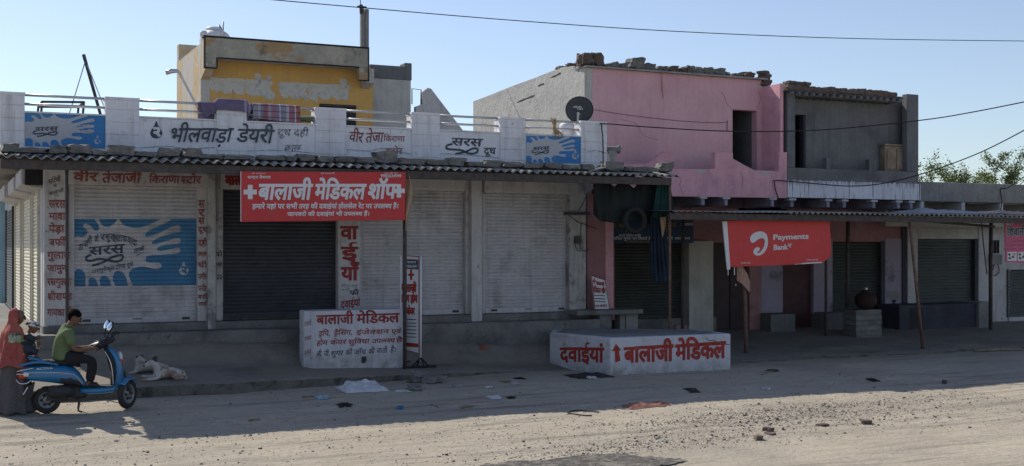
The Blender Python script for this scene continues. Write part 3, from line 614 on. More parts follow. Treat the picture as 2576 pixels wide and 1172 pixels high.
for i, (a, b2, h) in enumerate(ST):
    rnd = random.Random(i*3+1); y = YA+.42+rnd.uniform(-.02, .08); x0, x1 = fx(a, y), fx(b2, y); w = x1-x0; dp = PY((a+b2)/2, 400, y).dot(FW)
    hh = (h+2)/F*dp*.98; big = h >= 18
    lab = 'tall rough grey stone weighing down the awning of the white building' if big else 'flat grey stone slab weighing down the awning of the white building'
    if i == 17: lab = 'biggest pointed grey stone, on the awning above the red medical signboard'
    if i == len(ST)-1: lab = 'upright grey stone at the far end of the white building awning, near the pink house'
    rock('roof_stone', ((x0+x1)/2, y, ZA+.022+(y-YA)*SL), w*1.0, .3 if not big else .34, hh, i+5, M['stone'], lab, 'stone', 'stones on the awning edge' if 'weighing' in lab else None, rz=rnd.uniform(-.12, .12))
bd = MB().obox((0, 0, .03), (.55, .22, .025), (0, -.22, .1)).build('board', M['sheet'], local=True); bd.location = (fx(1500, 21.5), 21.5, ZA+.09)
tag(bd, 'pale flat board leaning on the awning below the satellite dish', 'board')

# ------------------------------------------------------------------ on the terrace: ochre house, tank, stair head
yel = thing('ochre_house', 'small ochre rooftop house with grey smeared lettering and a peeling cream side', 'house', (7, 27, 4.19))
X5, X9 = 5.04, fx(938, 27); T = 4.192
bx('wall', M['yellow'], yel, X5+.2, X9, 27, 27.2, T, 6.64, 0)
bx('side_wall', M['peel'], yel, X5, X5+.197, 26.997, 30.1, T, 7.0, 0)
bx('back_wall', M['peel'], yel, X5+.2, X9, 29.9, 30.1, T, 6.64, 0)
bx('side_wall', M['palecement'], yel, X9-.2, X9-.002, 27.21, 29.89, T, 6.64, 0)
MB().prism([(X5+.002, 26.4, 6.385), (X5+.002, 26.4, 7.03), (X5+.002, 26.995, 7.01), (X5+.002, 26.995, 6.2)], (.19, 0, 0)).build('bracket', M['peel'], yel)
MB().prism([(X9-.3, 26.62, 6.3), (X9-.3, 26.62, 6.63), (X9-.3, 26.995, 6.63), (X9-.3, 26.995, 6.2)], (.2, 0, 0)).build('bracket', M['palecement'], yel)
xr = fx(926, 26.4)
mb = MB().box(X5+.2, xr, 26.4, 26.6, 6.62, 7.05); mb.build('fascia', M['fascia'], yel, bevel=.01)
bx('fascia_drop', M['fascia'], yel, X5-.03, fx(544, 26.4), 26.395, 26.56, 6.39, 7.046, .01); bx('fascia_drop', M['fascia'], yel, fx(903, 26.4), xr+.004, 26.397, 26.56, 6.32, 6.615, .01)
bx('roof', M['palecement'], yel, X5+.195, xr, 26.605, 30.1, 6.645, 6.8, 0)
bx('roof_wall', M['peel'], yel, X5+.003, X5+.9, 29.85, 30.097, 7.003, 7.42, .01)
for q in ((X5-.045, xr+.02, 26.385, 26.63, 7.05, 7.085), (X5-.045, X5-.012, 26.38, 26.394, 6.36, 7.05), (X5-.045, fx(546, 26.4), 26.38, 26.394, 6.36, 6.39), (fx(544, 26.4), fx(547, 26.4), 26.38, 26.394, 6.39, 6.6), (fx(547, 26.4), fx(903, 26.4), 26.385, 26.399, 6.59, 6.62), (xr-.005, xr+.02, 26.38, 26.396, 6.3, 7.05), (fx(902, 26.4), xr+.02, 26.38, 26.396, 6.29, 6.32)):
    bx('trim', M['black'], yel, *q, 0)
w = [o for o in yel.children if o.name.startswith('wall')][0]
for s, u0, u1, h, b2, h1, b3 in (('प~यास', 527, 613, 198, 230, 202, 235), ('कोई,', 617, 690, 204, 238, 206, 241), ('स~वाद', 702, 772, 211, 244, 213, 247), ('इसको', 776, 876, 214, 246, 217, 249)):
    text(s, (u0, u1, h, b2, h1, b3), M['patch'], w, Y=27, bold=.07, rough=.05, seed=u0, name='smeared_lettering')
win = bx('window', M['dark'], yel, fx(803, 27), fx(895, 27), 26.985, 26.998, T+.5, fz(850, 263, 27), 0)
for k in range(9): bx('grille_bar', M['iron'], win, lerp(fx(806, 27), fx(892, 27), k/8)-.008, lerp(fx(806, 27), fx(892, 27), k/8)+.008, 26.96, 26.976, T+.5, fz(850, 263, 27), 0)
for z in (.02, .3, .6): bx('grille_rail', M['iron'], win, fx(803, 27), fx(895, 27), 26.955, 26.98, fz(850, 263, 27)-z-.03, fz(850, 263, 27)-z, 0)
tank = thing('water_tank', 'white plastic water tank with a lid on the roof of the ochre house', 'water tank', (fx(541, 28.6), 28.6, 6.8))
prof = [(.36, 0), (.37, .03), (.37, .3), (.385, .32), (.385, .36), (.37, .38), (.37, .52), (.36, .62), (.32, .7), (.25, .76), (.2, .785)]
MB().lathe(prof, wloc(tank)+Vector((0, 0, .0)), 28).build('body', M['flexwhite'], tank, smooth=True)
MB().lathe([(.19, .785), (.2, .79), (.2, .83), (.17, .86), (0.02, .87)], wloc(tank)+Vector((-.02, 0, 0)), 24).build('lid', M['flexwhite'], tank, smooth=True)
MB().lathe([(.1, .64), (.1, .74), (.02, .75)], wloc(tank)+Vector((-.27, -.08, 0)), 16).build('inlet_cap', M['flexwhite'], tank, smooth=True)
y = 28.1
pp = MB().tube([PY(556, 105, y), PY(551.5, 62, y)], .014, 6).tube([PY(552, 64, y), PY(566, 84, y), PY(570, 106, y)], .014, 6).tube([PY(561, 104, y), PY(561.5, 53, y)], .016, 6)
tag(pp.build('water_pipe', M['steel'], at=PY(556, 106, y), smooth=True), 'thin grey water pipes rising beside the roof tank', 'pipe')
lp = MB().tube([PY(417, 183, 25.6), PY(430, 179, 25.6), PY(446, 178.5, 25.6), PY(451, 183, 25.6), PY(460, 200, 25.6), PY(487, 252, 25.6), PY(517, 312, 25.6)], [.05, .05, .04, .03, .022, .022, .022], 8)
tag(lp.build('lamp_arm', M['steel'], at=PY(517, 312, 25.6), smooth=True), 'bent grey lamp pipe leaning beside the cream side of the ochre house', 'lamp arm')
# stair head and stair
sh = thing('stair_head', 'plain grey plastered stair room with a dark damp top, beside the ochre house', 'stair room', (9.7, 27.4, 4.19))
xs0, xs1 = X9+.004, fx(1033, 27.25)
bx('wall', M['palecement'], sh, xs0, xs1, 27.25, 29.6, T, 6.5, 0)
bx('parapet', M['cementdark'], sh, xs0, xs1+.01, 27.235, 29.6, 6.503, 6.83, .015); bx('parapet_pier', M['cementdark'], sh, xs1-.16, xs1+.02, 27.225, 27.6, 6.5, 6.92, .015)
fl = thing('staircase', 'outdoor concrete stair with a sloping parapet, beside the grey stair room', 'staircase', (fx(1100, 27.3), 27.3, 4.19))
P = [PY(u, v, 27.3) for u, v in ((1046, 268), (1062, 262), (1062, 232), (1076, 221), (1084, 223), (1172, 338), (1140, 338), (1128, 326), (1046, 326))]
MB().prism(P, (0, .14, 0)).build('parapet', M['white2'], fl)
st = MB(); x0 = fx(1052, 28)
for k in range(8): st.box(x0+.28*k, x0+.28*(k+1)+.004, 27.45, 28.4, T, 5.62-.19*k)
st.build('steps', M['concrete'], fl)
hr = MB(); q = [PY(1036, 262, 27.32), PY(1036, 223, 27.32), PY(1059, 226, 27.32), PY(1059, 266, 27.32)]; hr.tube(q, .014, 6)
hr.build('handrail', M['iron'], fl)
# poles and the leaning derrick
up = thing('utility_pole', 'tall twin steel rail pole behind the ochre house, carrying the wire', 'utility pole', (fx(918, 30.2), 30.2, 0))
for a, b2 in ((908.5, 917), (919, 928)): bx('rail_section', M['concrete'], up, fx(a, 30.2), fx(b2, 30.2), 30.2, 30.33, 0, fz(918, 22, 30.2), .01)
MB().tube([PY(909, 35, 30.15), PY(908, 12, 30.15)], .05, 8).build('insulator', M['iron'], up); MB().tube([PY(907, 14, 30.15), PY(904, -25, 30.15)], .012, 5).build('spike', M['iron'], up)
MB().obox(PY(910, 18, 30.17), (.25, .05, .05), (0, 0, 0)).build('clamp', M['iron'], up)
def sag(pts, n=5): return catmull([Vector(p) for p in pts], n, closed=False)
tag(MB().tube(sag([PY(560, -12, 30.1), PY(906, 19, 30.1), PY(1300, 52, 30), PY(1700, 79, 30), PY(2150, 97, 30), PY(2640, 104, 30)]), .013, 6).build('overhead_wire', M['black'], at=PY(906, 19, 30.1)), 'dark overhead wire running across the sky from the twin pole', 'wire')
dk = thing('derrick_pole', 'dark iron pole leaning on the terrace, held by two thin guy wires', 'pole', PY(254, 300, 25.5))
MB().tube([PY(210, 137, 25.5), PY(256, 300, 25.5)], [.035, .03], 8).build('pole', M['iron'], dk)
for q in ((170, 300, 24.5), (270, 290, 25.2)): MB().tube([PY(215, 152, 25.5), PY(*q)], .011, 5).build('guy_wire', M['steel'], dk)
ct = thing('cot_frame', 'dark metal cot frame standing on the terrace behind the blue dairy advert', 'cot', (fx(155, 25), 25, 4.19))
a, b2, c, d = PY(106, 256, 24.6), PY(211, 257, 24.6), Vector((0, 1.1, .02)), .025
for p, q in ((a, b2), (a+c, b2+c), (a, a+c), (b2, b2+c)): MB().tube([p, q], d, 6).build('side_rail', M['iron'], ct)
for p in (a, b2, a+c, b2+c): MB().tube([p, (p.x-.09, p.y, 4.19)], d, 6).build('leg', M['iron'], ct)

# blankets over the parapet rail
def band_mat(name, stops, kx, lines=None, rough=.95):
    m = bpy.data.materials.new(name); m.use_nodes = True; nt = m.node_tree; L = nt.links; b = nt.nodes['Principled BSDF']; b.inputs['Roughness'].default_value = rough; b.inputs['Specular IOR Level'].default_value = .1
    tc = nd(nt, 'ShaderNodeTexCoord'); sp = nd(nt, 'ShaderNodeSeparateXYZ'); L.new(tc.outputs['Object'], sp.inputs[0])
    def fr(o, k):
        a = nd(nt, 'ShaderNodeMath', operation='MULTIPLY'); a.inputs[1].default_value = k; L.new(o, a.inputs[0]); f = nd(nt, 'ShaderNodeMath', operation='FRACT'); L.new(a.outputs[0], f.inputs[0]); return f.outputs[0]
    r = nd(nt, 'ShaderNodeValToRGB'); r.color_ramp.interpolation = 'CONSTANT'; L.new(fr(sp.outputs[0], kx), r.inputs[0])
    while len(r.color_ramp.elements) > 1: r.color_ramp.elements.remove(r.color_ramp.elements[0])
    for i, (p, c) in enumerate(stops):
        e = r.color_ramp.elements[0] if i == 0 else r.color_ramp.elements.new(p); e.position = p; e.color = (*c, 1)
    out = r.outputs[0]
    if lines:
        r2 = nd(nt, 'ShaderNodeValToRGB'); r2.color_ramp.interpolation = 'CONSTANT'; L.new(fr(sp.outputs[2], lines[0]), r2.inputs[0]); r2.color_ramp.elements[0].color = (1, 1, 1, 1); r2.color_ramp.elements[1].position = lines[1]; r2.color_ramp.elements[1].color = lines[2]
        mx = nd(nt, 'ShaderNodeMix', data_type='RGBA', blend_type='MULTIPLY'); mx.inputs[0].default_value = 1; L.new(out, mx.inputs[6]); L.new(r2.outputs[0], mx.inputs[7]); out = mx.outputs[2]
    n = nd(nt, 'ShaderNodeTexNoise'); n.inputs['Scale'].default_value = 9; mr = nd(nt, 'ShaderNodeMapRange'); mr.inputs[3].default_value = .7; mr.inputs[4].default_value = 1.3; L.new(tc.outputs['Object'], n.inputs['Vector']); L.new(n.outputs['Fac'], mr.inputs[0])
    m2 = nd(nt, 'ShaderNodeMix', data_type='RGBA', blend_type='MULTIPLY'); m2.inputs[0].default_value = 1; L.new(out, m2.inputs[6]); L.new(mr.outputs[0], m2.inputs[7]); L.new(m2.outputs[2], b.inputs['Base Color'])
    return m
pu, pl = (.15, .125, .2), (.3, .26, .36)
M['purple'] = band_mat('purple_striped_blanket', [(0, pu), (.5, pl), (.53, pu), (.56, pl), (.58, pu), (.66, (.5, .45, .55)), (.68, pu), (.85, (.3, .25, .36))], .62)
M['plaid'] = band_mat('red_grey_plaid_blanket', [(0, (.26, .25, .3)), (.1, (.38, .36, .4)), (.16, (.22, .2, .26)), (.22, (.27, .13, .16)), (.32, (.33, .28, .32)), (.38, (.28, .16, .2)), (.48, (.25, .2, .27)), (.55, (.5, .48, .52)), (.58, (.24, .24, .29)), (.7, (.42, .4, .45)), (.76, (.29, .15, .19)), (.88, (.5, .48, .52)), (.91, (.3, .12, .1))], 1.1, (9, .78, (.55, .55, .62, 1)))
def drape_cloth(name, u0, u1, bot, m, label, group=None, back=.35, seed=0, ybump=None):
    Y0 = 22.35
    x0, x1 = fx(u0, Y0), fx(u1, Y0)
    def fn(s, t):
        X = lerp(x0, x1, s); u = lerp(u0, u1, s); ztop = plin(u, bot['top']); zb = fz(u, plin(u, bot['v']), Y0)
        fo = .018*mnoise.noise((X*5, seed, 0))+.012*math.sin(X*17+2*mnoise.noise((X*2, seed, 4)))
        yf = plin(u, bot.get('y', [(0, Y0)]))
        if t < .62: q = t/.62; return (X, yf-fo*(1-q)*1.6-.006, lerp(zb, ztop-.02, q)+.01*mnoise.noise((X*4, q*3, seed)))
        if t < .78: q = (t-.62)/.16; return (X, lerp(yf, YP+.2, q), ztop+.02*math.sin(PI*q)+.006*mnoise.noise((X*6, q, seed)))
        q = (t-.78)/.22; return (X, YP+.2+.02*q+fo, ztop-back*q)
    return tag(MB().grid(fn, 60, 26).build(name, m, at=(x0, Y0, ZP2), smooth=True, solid=.008), label, 'blanket', group)
drape_cloth('blanket', 504, 638, dict(v=[(504, 256), (515, 285), (524, 292), (545, 276), (549, 277), (600, 279), (618, 282), (628, 288), (636, 276)], top=[(504, 5.15), (540, 5.15), (548, 5.22), (622, 5.22), (628, 5.15)], y=[(504, 22.44), (541, 22.42), (546, 22.345), (620, 22.345), (626, 22.42), (640, 22.43)]), M['purple'], 'purple striped blanket hanging over the rail and a parapet pillar', seed=3)
drape_cloth('blanket', 638, 757, dict(v=[(638, 298), (650, 297), (700, 303), (757, 309)], top=[(638, 5.17), (757, 5.165)], y=[(0, 22.42)]), M['plaid'], 'red and grey plaid blanket hanging over the terrace rail', seed=8, back=.5)
M['teal'] = mat('olive_cloth', (.12, .12, .06), var=.3, bump=.2)
drape_cloth('cloth', 758, 792, dict(v=[(758, 300), (770, 300), (792, 306)], top=[(758, 4.98), (792, 4.98)], y=[(0, 22.47)]), M['teal'], 'olive green cloth hanging on the lower rail beside the plaid blanket', seed=5, back=.1)
# straw bundle, drum, dish
sb = MB(); rnd = random.Random(4)
for k in range(46):
    c = PY(1394, 322, 22.42); a = c+Vector((rnd.uniform(-.07, .05), rnd.uniform(-.04, .04), .17+rnd.uniform(-.05, .05))); e = c+Vector((rnd.uniform(-.05, .2), rnd.uniform(-.06, .03), -.19+rnd.uniform(-.06, .08)))
    sb.tube([a, c+Vector((rnd.uniform(-.03, .03), -.01, .02)), e], [.006, .008, .004], 4)
M['straw'] = mat('dry_straw', (.42, .3, .17), var=.4, sc=20, bump=.1)
tag(sb.build('straw_bundle', M['straw'], at=PY(1394, 342, 22.42)), 'dry straw bundle tied to the terrace rail above the smaller dairy advert', 'straw bundle')
tag(MB().lathe([(.12, 0), (.15, .02), (.155, .3), (.16, .5), (.17, .86), (.165, .93), (.13, .96), (.02, .97)], (fx(1426, 22.95), 22.95, T), 22).build('plastic_drum', M['flexwhite'], at=(fx(1426, 22.95), 22.95, T), smooth=True), 'pale plastic drum on the terrace behind the rail, near the dish', 'drum')
M['dishgrey'] = mat('charcoal_dish_paint', (.05, .054, .062), rough=.55, var=.12, bump=.03)
dc = PY(1457, 276, 22.85); dish = thing('satellite_dish', 'round charcoal satellite dish behind the last parapet pillar', 'satellite dish', dc)
Rd = Euler((math.radians(100), 0, math.radians(-24))).to_matrix()
mb = MB(); n = 40; vs = []
for k in range(7):
    r = k/6
    for j in range(n): vs.append(dc+Rd@Vector((.30*r*math.cos(2*PI*j/n), .285*r*math.sin(2*PI*j/n), .05*(r*r-1))))
mb.add(vs, [(k*n+j, k*n+(j+1) % n, (k+1)*n+(j+1) % n, (k+1)*n+j) for k in range(6) for j in range(n)]); mb.build('reflector', M['dishgrey'], dish, smooth=True, solid=.008, weld=True)
MB().tube([dc+Rd@Vector((.3*math.cos(2*PI*j/24), .285*math.sin(2*PI*j/24), .002)) for j in range(25)], .008, 6, cap=False).build('rim', M['black'], dish)
MB().tube([dc+Rd@Vector((0, -.25, .02)), dc+Rd@Vector((0, -.12, .33))], .012, 6).build('feed_arm', M['black'], dish); MB().ell(dc+Rd@Vector((0, -.1, .35)), (.035, .035, .05)).build('feed_horn', M['dishgrey'], dish, smooth=True)
MB().tube([dc+Vector((0, .06, -.05)), (dc.x, dc.y+.1, T)], .03, 8).build('mast', M['steel'], dish)
A = (dc.x-.3, dc.y-.09+.133); B = (dc.x+.3, dc.y-.09-.133)
text('dish', (1441, 1463, 266.5, 271), M['adwhite'], [o for o in dish.children if o.name.startswith('reflector')][0], AB=(A, B), bold=.03, off=.0)
text('HD', (1452, 1466, 272.5, 276), M['adwhite'], [o for o in dish.children if o.name.startswith('reflector')][0], AB=(A, B), bold=.04, off=.0)
# ------------------------------------------------------------------ pink house, grey house, low house: upper storeys
YB, YW, YG = 22.95, 23.7, 24.8          # balcony front, upper wall, ground-floor wall
XP = fx(1470, YW); XQ = 17.86; XR = fx(2310, YB)
ZS = 3.645                              # underside of the balconies
M['ruststain'] = mat('rusty_pink_stain', (.42, .2, .19), var=.2, sc=6, bump=.2)
pink = thing('pink_house', 'two-storey pink house with a doorless upper opening and stones on its roof', 'house', (15, YG, .3))
ZR = fz(1470, 170, YW)
o0, o1 = fx(1842, YW), fx(1904, YW); oz = fz(1842, 275, YW)
wl = MB(); wl.box(XP+.2, o0, YW, YW+.22, ZS+.1, ZR); wl.box(o0, o1, YW, YW+.22, oz, ZR); wl.box(o1, XQ, YW, YW+.22, ZS+.1, ZR)
pw = wl.build('wall', M['pink'], pink)
side = MB().prism([(XP, YW+.002, ZS), (XP, YW+.002, ZR), *[tuple(PX(u, v, XP)) for u, v in ((1440, 166), (1409, 170), (1350, 194), (1287, 217), (1240, 236))], (XP, 30.05, fz(1190, 255, 30.05)), (XP, 30.05, ZS)], (.198, 0, 0)); side.build('side_wall', M['palecement'], pink)
side = MB().prism([(XP+.002, YW+.225, 0), (XP+.002, YW+.225, ZS), (XP+.002, 30.05, ZS), (XP+.002, 30.05, 0)], (.198, 0, 0)); side.build('side_wall', M['palecement'], pink)
bx('side_wall', M['pink2'], pink, XQ-.0, XQ+.1, YB+.02, YW+1.2, ZS+.1, ZR-.16, .01)
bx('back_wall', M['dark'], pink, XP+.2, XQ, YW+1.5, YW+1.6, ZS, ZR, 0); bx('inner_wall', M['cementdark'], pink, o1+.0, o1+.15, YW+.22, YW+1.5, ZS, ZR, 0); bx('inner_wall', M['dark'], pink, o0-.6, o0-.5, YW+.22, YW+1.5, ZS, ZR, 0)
prof = [(1527, 491), (1527, 412), (1626, 412), (1674, 380), (1695, 380), (1695, 425), (1798, 425), (1798, 383), (1843, 384), (1843, 399), (1896, 428), (1958, 430), (1958, 383), (1979, 383), (1979, 498)]
ph = MB().prism([PY(u, v, YB) for u, v in prof], (0, .14, 0)).build('balcony_parapet', M['pink2'], pink)
for q in ([(1748, 426), (1762, 428), (1776, 426.5), (1772, 432), (1762, 436), (1752, 433)], [(1904, 431), (1920, 431.5), (1938, 432), (1934, 437), (1922, 440), (1912, 436)], [(1560, 470), (1570, 466), (1580, 472), (1572, 480)]): decal([tuple(c) for c in catmull([Vector(k) for k in q], 3)], M['palecement'], ph, Y=YB, off=.003, name='chipped_paint')
for q in ([(1700, 440), (1712, 452), (1709, 466), (1718, 488)], [(1860, 434), (1868, 450), (1864, 470)], [(1620, 430), (1632, 448), (1628, 470)]): brush(q, [1, 1.4, 1], M['pinkdull'], ph, Y=YB, off=.003, name='crack')
for q in ([(1842, 275), (1828, 262), (1820, 240), (1808, 228)], [(1560, 300), (1600, 312), (1618, 340), (1655, 352)], [(1905, 275), (1912, 250), (1908, 232)]): brush(q, [1, 1.3, 1, .8], M['pinkdull'], pw, Y=YW, off=.003, name='crack')
bx('floor_slab', M['concrete'], pink, fx(1530, YB), XQ+.1, YB+.145, YG, ZS+.002, ZS+.12, 0)
bx('roof', M['sheet'], pink, XP-.03, XQ+.1, YW-.13, YW+.4, ZR+.002, ZR+.035, 0); MB().prism([(XP+.2, YW+.402, ZR-.04), (XP+.2, YW+.402, ZR+.02), (XP+.2, 30, 6.2), (XP+.2, 30, 6.1)], (XQ-XP-.2, 0, 0)).build('roof', M['sheet'], pink)
for k, (u, v) in enumerate(((1770, 0), (1828, 0), (1945, 0))):
    x = fx(u, YB); j = bx('joist', M['lavender'], pink, x-.045, x+.045, YB+.03, YG, ZS-.22, ZS-.003, .005)
    bx('joist_cap', M['white2'], j, x-.1, x+.1, YB+.004, YB+.2, ZS-.07, ZS-.022, 0)
for pth in ([(1663, 178), (1664, 215), (1667, 250)],): brush(pth, [2, 4, 5, 3, 1], M['ruststain'], pw, Y=YW, name='rust_stain')
brush([(1492, 276), (1560, 287), (1640, 297), (1720, 305), (1800, 309), (1830, 306)], 1.0, M['black'], pink, Y=YW, off=.02, name='cable'); brush([(1828, 303), (1827, 330)], 1.6, M['iron'], pink, Y=YW, off=.02, name='cable')
for cpt in ((1192, 196), (1165, 186)): pass
for q in ([(1300, 258), (1318, 250), (1345, 240)], [(1385, 195), (1398, 190), (1410, 183)], [(1352, 217), (1360, 213), (1368, 211)]):
    brush(q, [2, 4, 3, 4, 1], M['dark'], pink, fn=lambda u, v: PX(u, v, XP-.004), name='chipped_plaster')
RS = [(1410,1424,16,1),(1424,1440,18,1),(1440,1455,20,1),(1455,1487,28,1),(1485,1511,29,1),(1513,1535,7,0),(1534,1547,12,0),(1548,1576,11,0),(1580,1618,25,0),(1615,1645,16,0),(1648,1673,11,0),(1674,1702,12,1),(1701,1720,11,1),(1721,1743,17,0),(1742,1763,14,0),(1763,1790,14,0),(1785,1822,15,0),(1815,1830,9,0),(1832,1860,7,0),(1860,1894,12,1)]
for i, (a, b2, h, br) in enumerate(RS):
    rnd = random.Random(i+50); u = (a+b2)/2; y = YW+.12
    if i < 3: y = YW+1.35-.5*i; x = XP+.12; dp = 27; w = .2; zz = ZR+.035-.02*i+.0
    else: x = fx(u, y); dp = PY(u, 180, y).dot(FW); w = (b2-a)/F*dp; zz = ZR+.035
    lab = 'brown stone holding down the roof edge of the pink house' if br else 'grey stone holding down the roof edge of the pink house'
    if i == 8: lab = 'largest grey stone block in the middle of the pink house roof edge'
    rock('roof_stone', (x, y, zz), w*1.04, .3, (h+1)/F*dp*1.05, i+70, M['brown' if br else 'stone'], lab, 'stone', None if i == 8 else 'stones on the pink house roof', rz=rnd.uniform(-.3, .3), rough=.22)
for k in range(5):
    rock('roof_stone', (fx(1927, YW)+(.03 if k % 2 else -.02), YW+.1, ZR-.12+.072*k), .32-.02*k, .25, .075, k+120, M['brown'], 'brown stone in the little stack at the far end of the pink house roof', 'stone', 'stacked stones at the end of the pink roof', rz=.1*k, rough=.06)

grey = thing('grey_house', 'two-storey dark cement house with an open balcony and white drips on its edge', 'house', (20, YG, .3))
ZG = 6.2
bx('pier', M['cementdark'], grey, fx(1980, YB)+.003, fx(2000, YB), YB, YB+.25, 4.36, fz(1985, 220, YB), .015)
bx('pier', M['cementdark'], grey, fx(2281, YB), XR, YB, YB+.18, 4.36, fz(2295, 237, YB), .015)
bx('side_wall', M['cementdark'], grey, XR-.14, XR-.003, YB+.182, 29, ZS, 6.15, 0); bx('side_wall', M['cementdark'], grey, XQ+.104, XQ+.2, YB+.252, 23.35, ZS, 6.15, 0)
d0, d1 = fx(1999, 23.35), fx(2026, 23.35); dz = fz(2012, 288, 23.35)
wl = MB(); wl.box(XQ+.2, d0, 23.35, 23.55, ZS, 6.3); wl.box(d0, d1, 23.35, 23.55, dz, 6.3); wl.box(d1, XR-.14, 23.35, 23.55, ZS, 6.3); wl.build('wall', M['cementdark'], grey)
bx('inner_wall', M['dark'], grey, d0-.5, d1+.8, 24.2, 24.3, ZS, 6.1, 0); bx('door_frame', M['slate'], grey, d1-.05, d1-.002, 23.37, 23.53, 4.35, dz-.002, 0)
lowp = MB(); lowp.box(fx(1980, YB)+.003, XR, YB+.001, YB+.16, 4.03, 4.358)
for a, b2, h in ((2079, 2088, .26), (2186, 2205, .27)): lowp.box(fx(a, YB), fx(b2, YB), YB+.003, YB+.158, 4.359, 4.36+h)
lp = lowp.build('balcony_parapet', M['cementdark'], grey, bevel=.008)
M['drip'] = mat('white_drips_on_cement', (.62, .62, .66), var=.1, sc=2, bump=.2, layers=(dict(col=(.1, .1, .105), sc=3.2, st=(9, 1, .35), lo=.59, hi=.63, amt=.9), dict(col=(.06, .06, .065), sc=2.6, st=(12, 1, .5), lo=.44, hi=.56, amt=1, zr=(3.6, 3.84))))
band = MB(); x0, x1 = fx(1980, YB)+.003, fx(2315, YB); n = 70; vs = []
for i in range(n+1):
    vs.append((lerp(x0, x1, i/n), YB-.006, 4.06+.05*mnoise.noise((i*.9, 3, 1))+.03*mnoise.noise((i*2.7, 1, 1))))
band.add([(x, y, ZS+.0) for x, y, z in vs]+vs, [(i, i+1, n+2+i, n+1+i) for i in range(n)])
band.build('dripped_paint', M['drip'], grey)
bx('floor_slab', M['concrete'], grey, fx(1980, YB)+.005, x1, YB+.002, YG, ZS+.002, 4.028, 0)
bx('roof', M['iron'], grey, XQ+.1, fx(2262, YB), YB-.12, 26, 6.15, 6.185, 0)
for i in range(17):
    x = lerp(XQ+.25, fx(2255, YB), i/16); MB().lathe([(.05, -.14), (.055, .5)], (x, YB, 6.12), 8, axis='Y').build('roof_tile', M['cementdark'], grey, smooth=True)
for u in (1994, 2085, 2126, 2200, 2262, 2294):
    x = fx(u, YB); j = bx('joist', M['lavender'], grey, x-.045, x+.045, YB+.03, YG, ZS-.22, ZS-.003, .005)
    bx('joist_cap', M['white2'], j, x-.1, x+.1, YB+.004, YB+.2, ZS-.07, ZS-.022, 0)
for i in range(17):
    rnd = random.Random(i+9); x = lerp(XQ+.2, fx(2250, YB), (i+.5)/17)
    rock('roof_slab_stone', (x, YB+.1, 6.187), .26, .34, .135+rnd.uniform(-.02, .03), i+200, M['brown'], 'dark brown stone slab in the row along the grey house roof', 'stone', 'stone slabs along the grey house roof', rz=rnd.uniform(-.08, .08), rough=.1)
for i, u in enumerate((1993, 2012, 2030)):
    rock('roof_stone', (fx(u, YB), YB+.12, 6.33), .22, .25, .1, i+260, M['brown'], 'small loose brown stone on top of the grey house roof row', 'stone', 'loose stones above the grey roof row')
cr = thing('wooden_cupboard', 'old brown wooden cupboard leaning in the corner of the grey balcony', 'cupboard', (fx(2253, 23.2), 23.2, 4.36))
A0 = PY(2225, 420, 23.15); B0 = PY(2279, 420, 23.15); zt = fz(2250, 367, 23.15)
bx('cabinet', M['wood'], cr, A0.x, B0.x, 23.14, 23.33, 4.36, zt, .02)
for k in range(2): bx('door', M['wood'], cr, lerp(A0.x+.04, B0.x-.04, k/2)+.01, lerp(A0.x+.04, B0.x-.04, (k+1)/2)-.01, 23.115, 23.138, 4.42, zt-.08, .01)
bx('top_board', M['wood'], cr, A0.x-.05, B0.x+.02, 23.1, 23.34, zt+.001, zt+.04, .01)

low = thing('low_house', 'single-storey pale house at the far end with a plain cement roof edge', 'house', (25, YG, .3))
bx('roof_edge', M['concrete'], low, XR+.06, 34, 23.0, 23.16, 3.62, 4.12, .02); bx('roof', M['concrete'], low, XR+.06, 34, 23.162, 30, 3.9, 4.05, 0)
for u in (2321, 2424, 2520, 2605): x = fx(u, 23.0); bx('joist', M['white2'], low, x-.06, x+.06, 23.02, YG, 3.3, 3.617, .01)
bx('upper_wall', M['palecement'], low, XR+.06, 34, 24.2, 24.4, 3.0, 3.9, 0)
# ------------------------------------------------------------------ ground-floor fronts under the dark awning
def pan_(name, m, parent, u0, u1, v0, v1, y, d=.3, Y=None, bev=.008, z0=None):
    return bx(name, M[m], parent, fx(u0, y), fx(u1, y), y, y+d, fz((u0+u1)/2, v1, y) if z0 is None else z0, fz((u0+u1)/2, v0, y), bev)
Yp = 23.25
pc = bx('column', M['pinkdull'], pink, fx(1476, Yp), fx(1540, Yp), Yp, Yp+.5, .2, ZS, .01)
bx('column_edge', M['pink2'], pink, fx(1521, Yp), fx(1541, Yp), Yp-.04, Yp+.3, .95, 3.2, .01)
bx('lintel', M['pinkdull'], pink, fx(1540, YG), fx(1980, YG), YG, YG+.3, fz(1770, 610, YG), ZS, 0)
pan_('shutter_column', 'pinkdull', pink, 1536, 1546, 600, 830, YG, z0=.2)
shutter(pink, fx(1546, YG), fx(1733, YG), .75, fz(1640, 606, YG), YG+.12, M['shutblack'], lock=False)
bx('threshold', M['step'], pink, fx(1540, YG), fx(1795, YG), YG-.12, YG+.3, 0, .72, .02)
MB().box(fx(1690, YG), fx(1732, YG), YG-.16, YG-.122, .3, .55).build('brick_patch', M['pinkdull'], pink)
pan_('column', 'palecement', pink, 1733, 1794, 606, 830, YG-.2, .5, z0=.1)
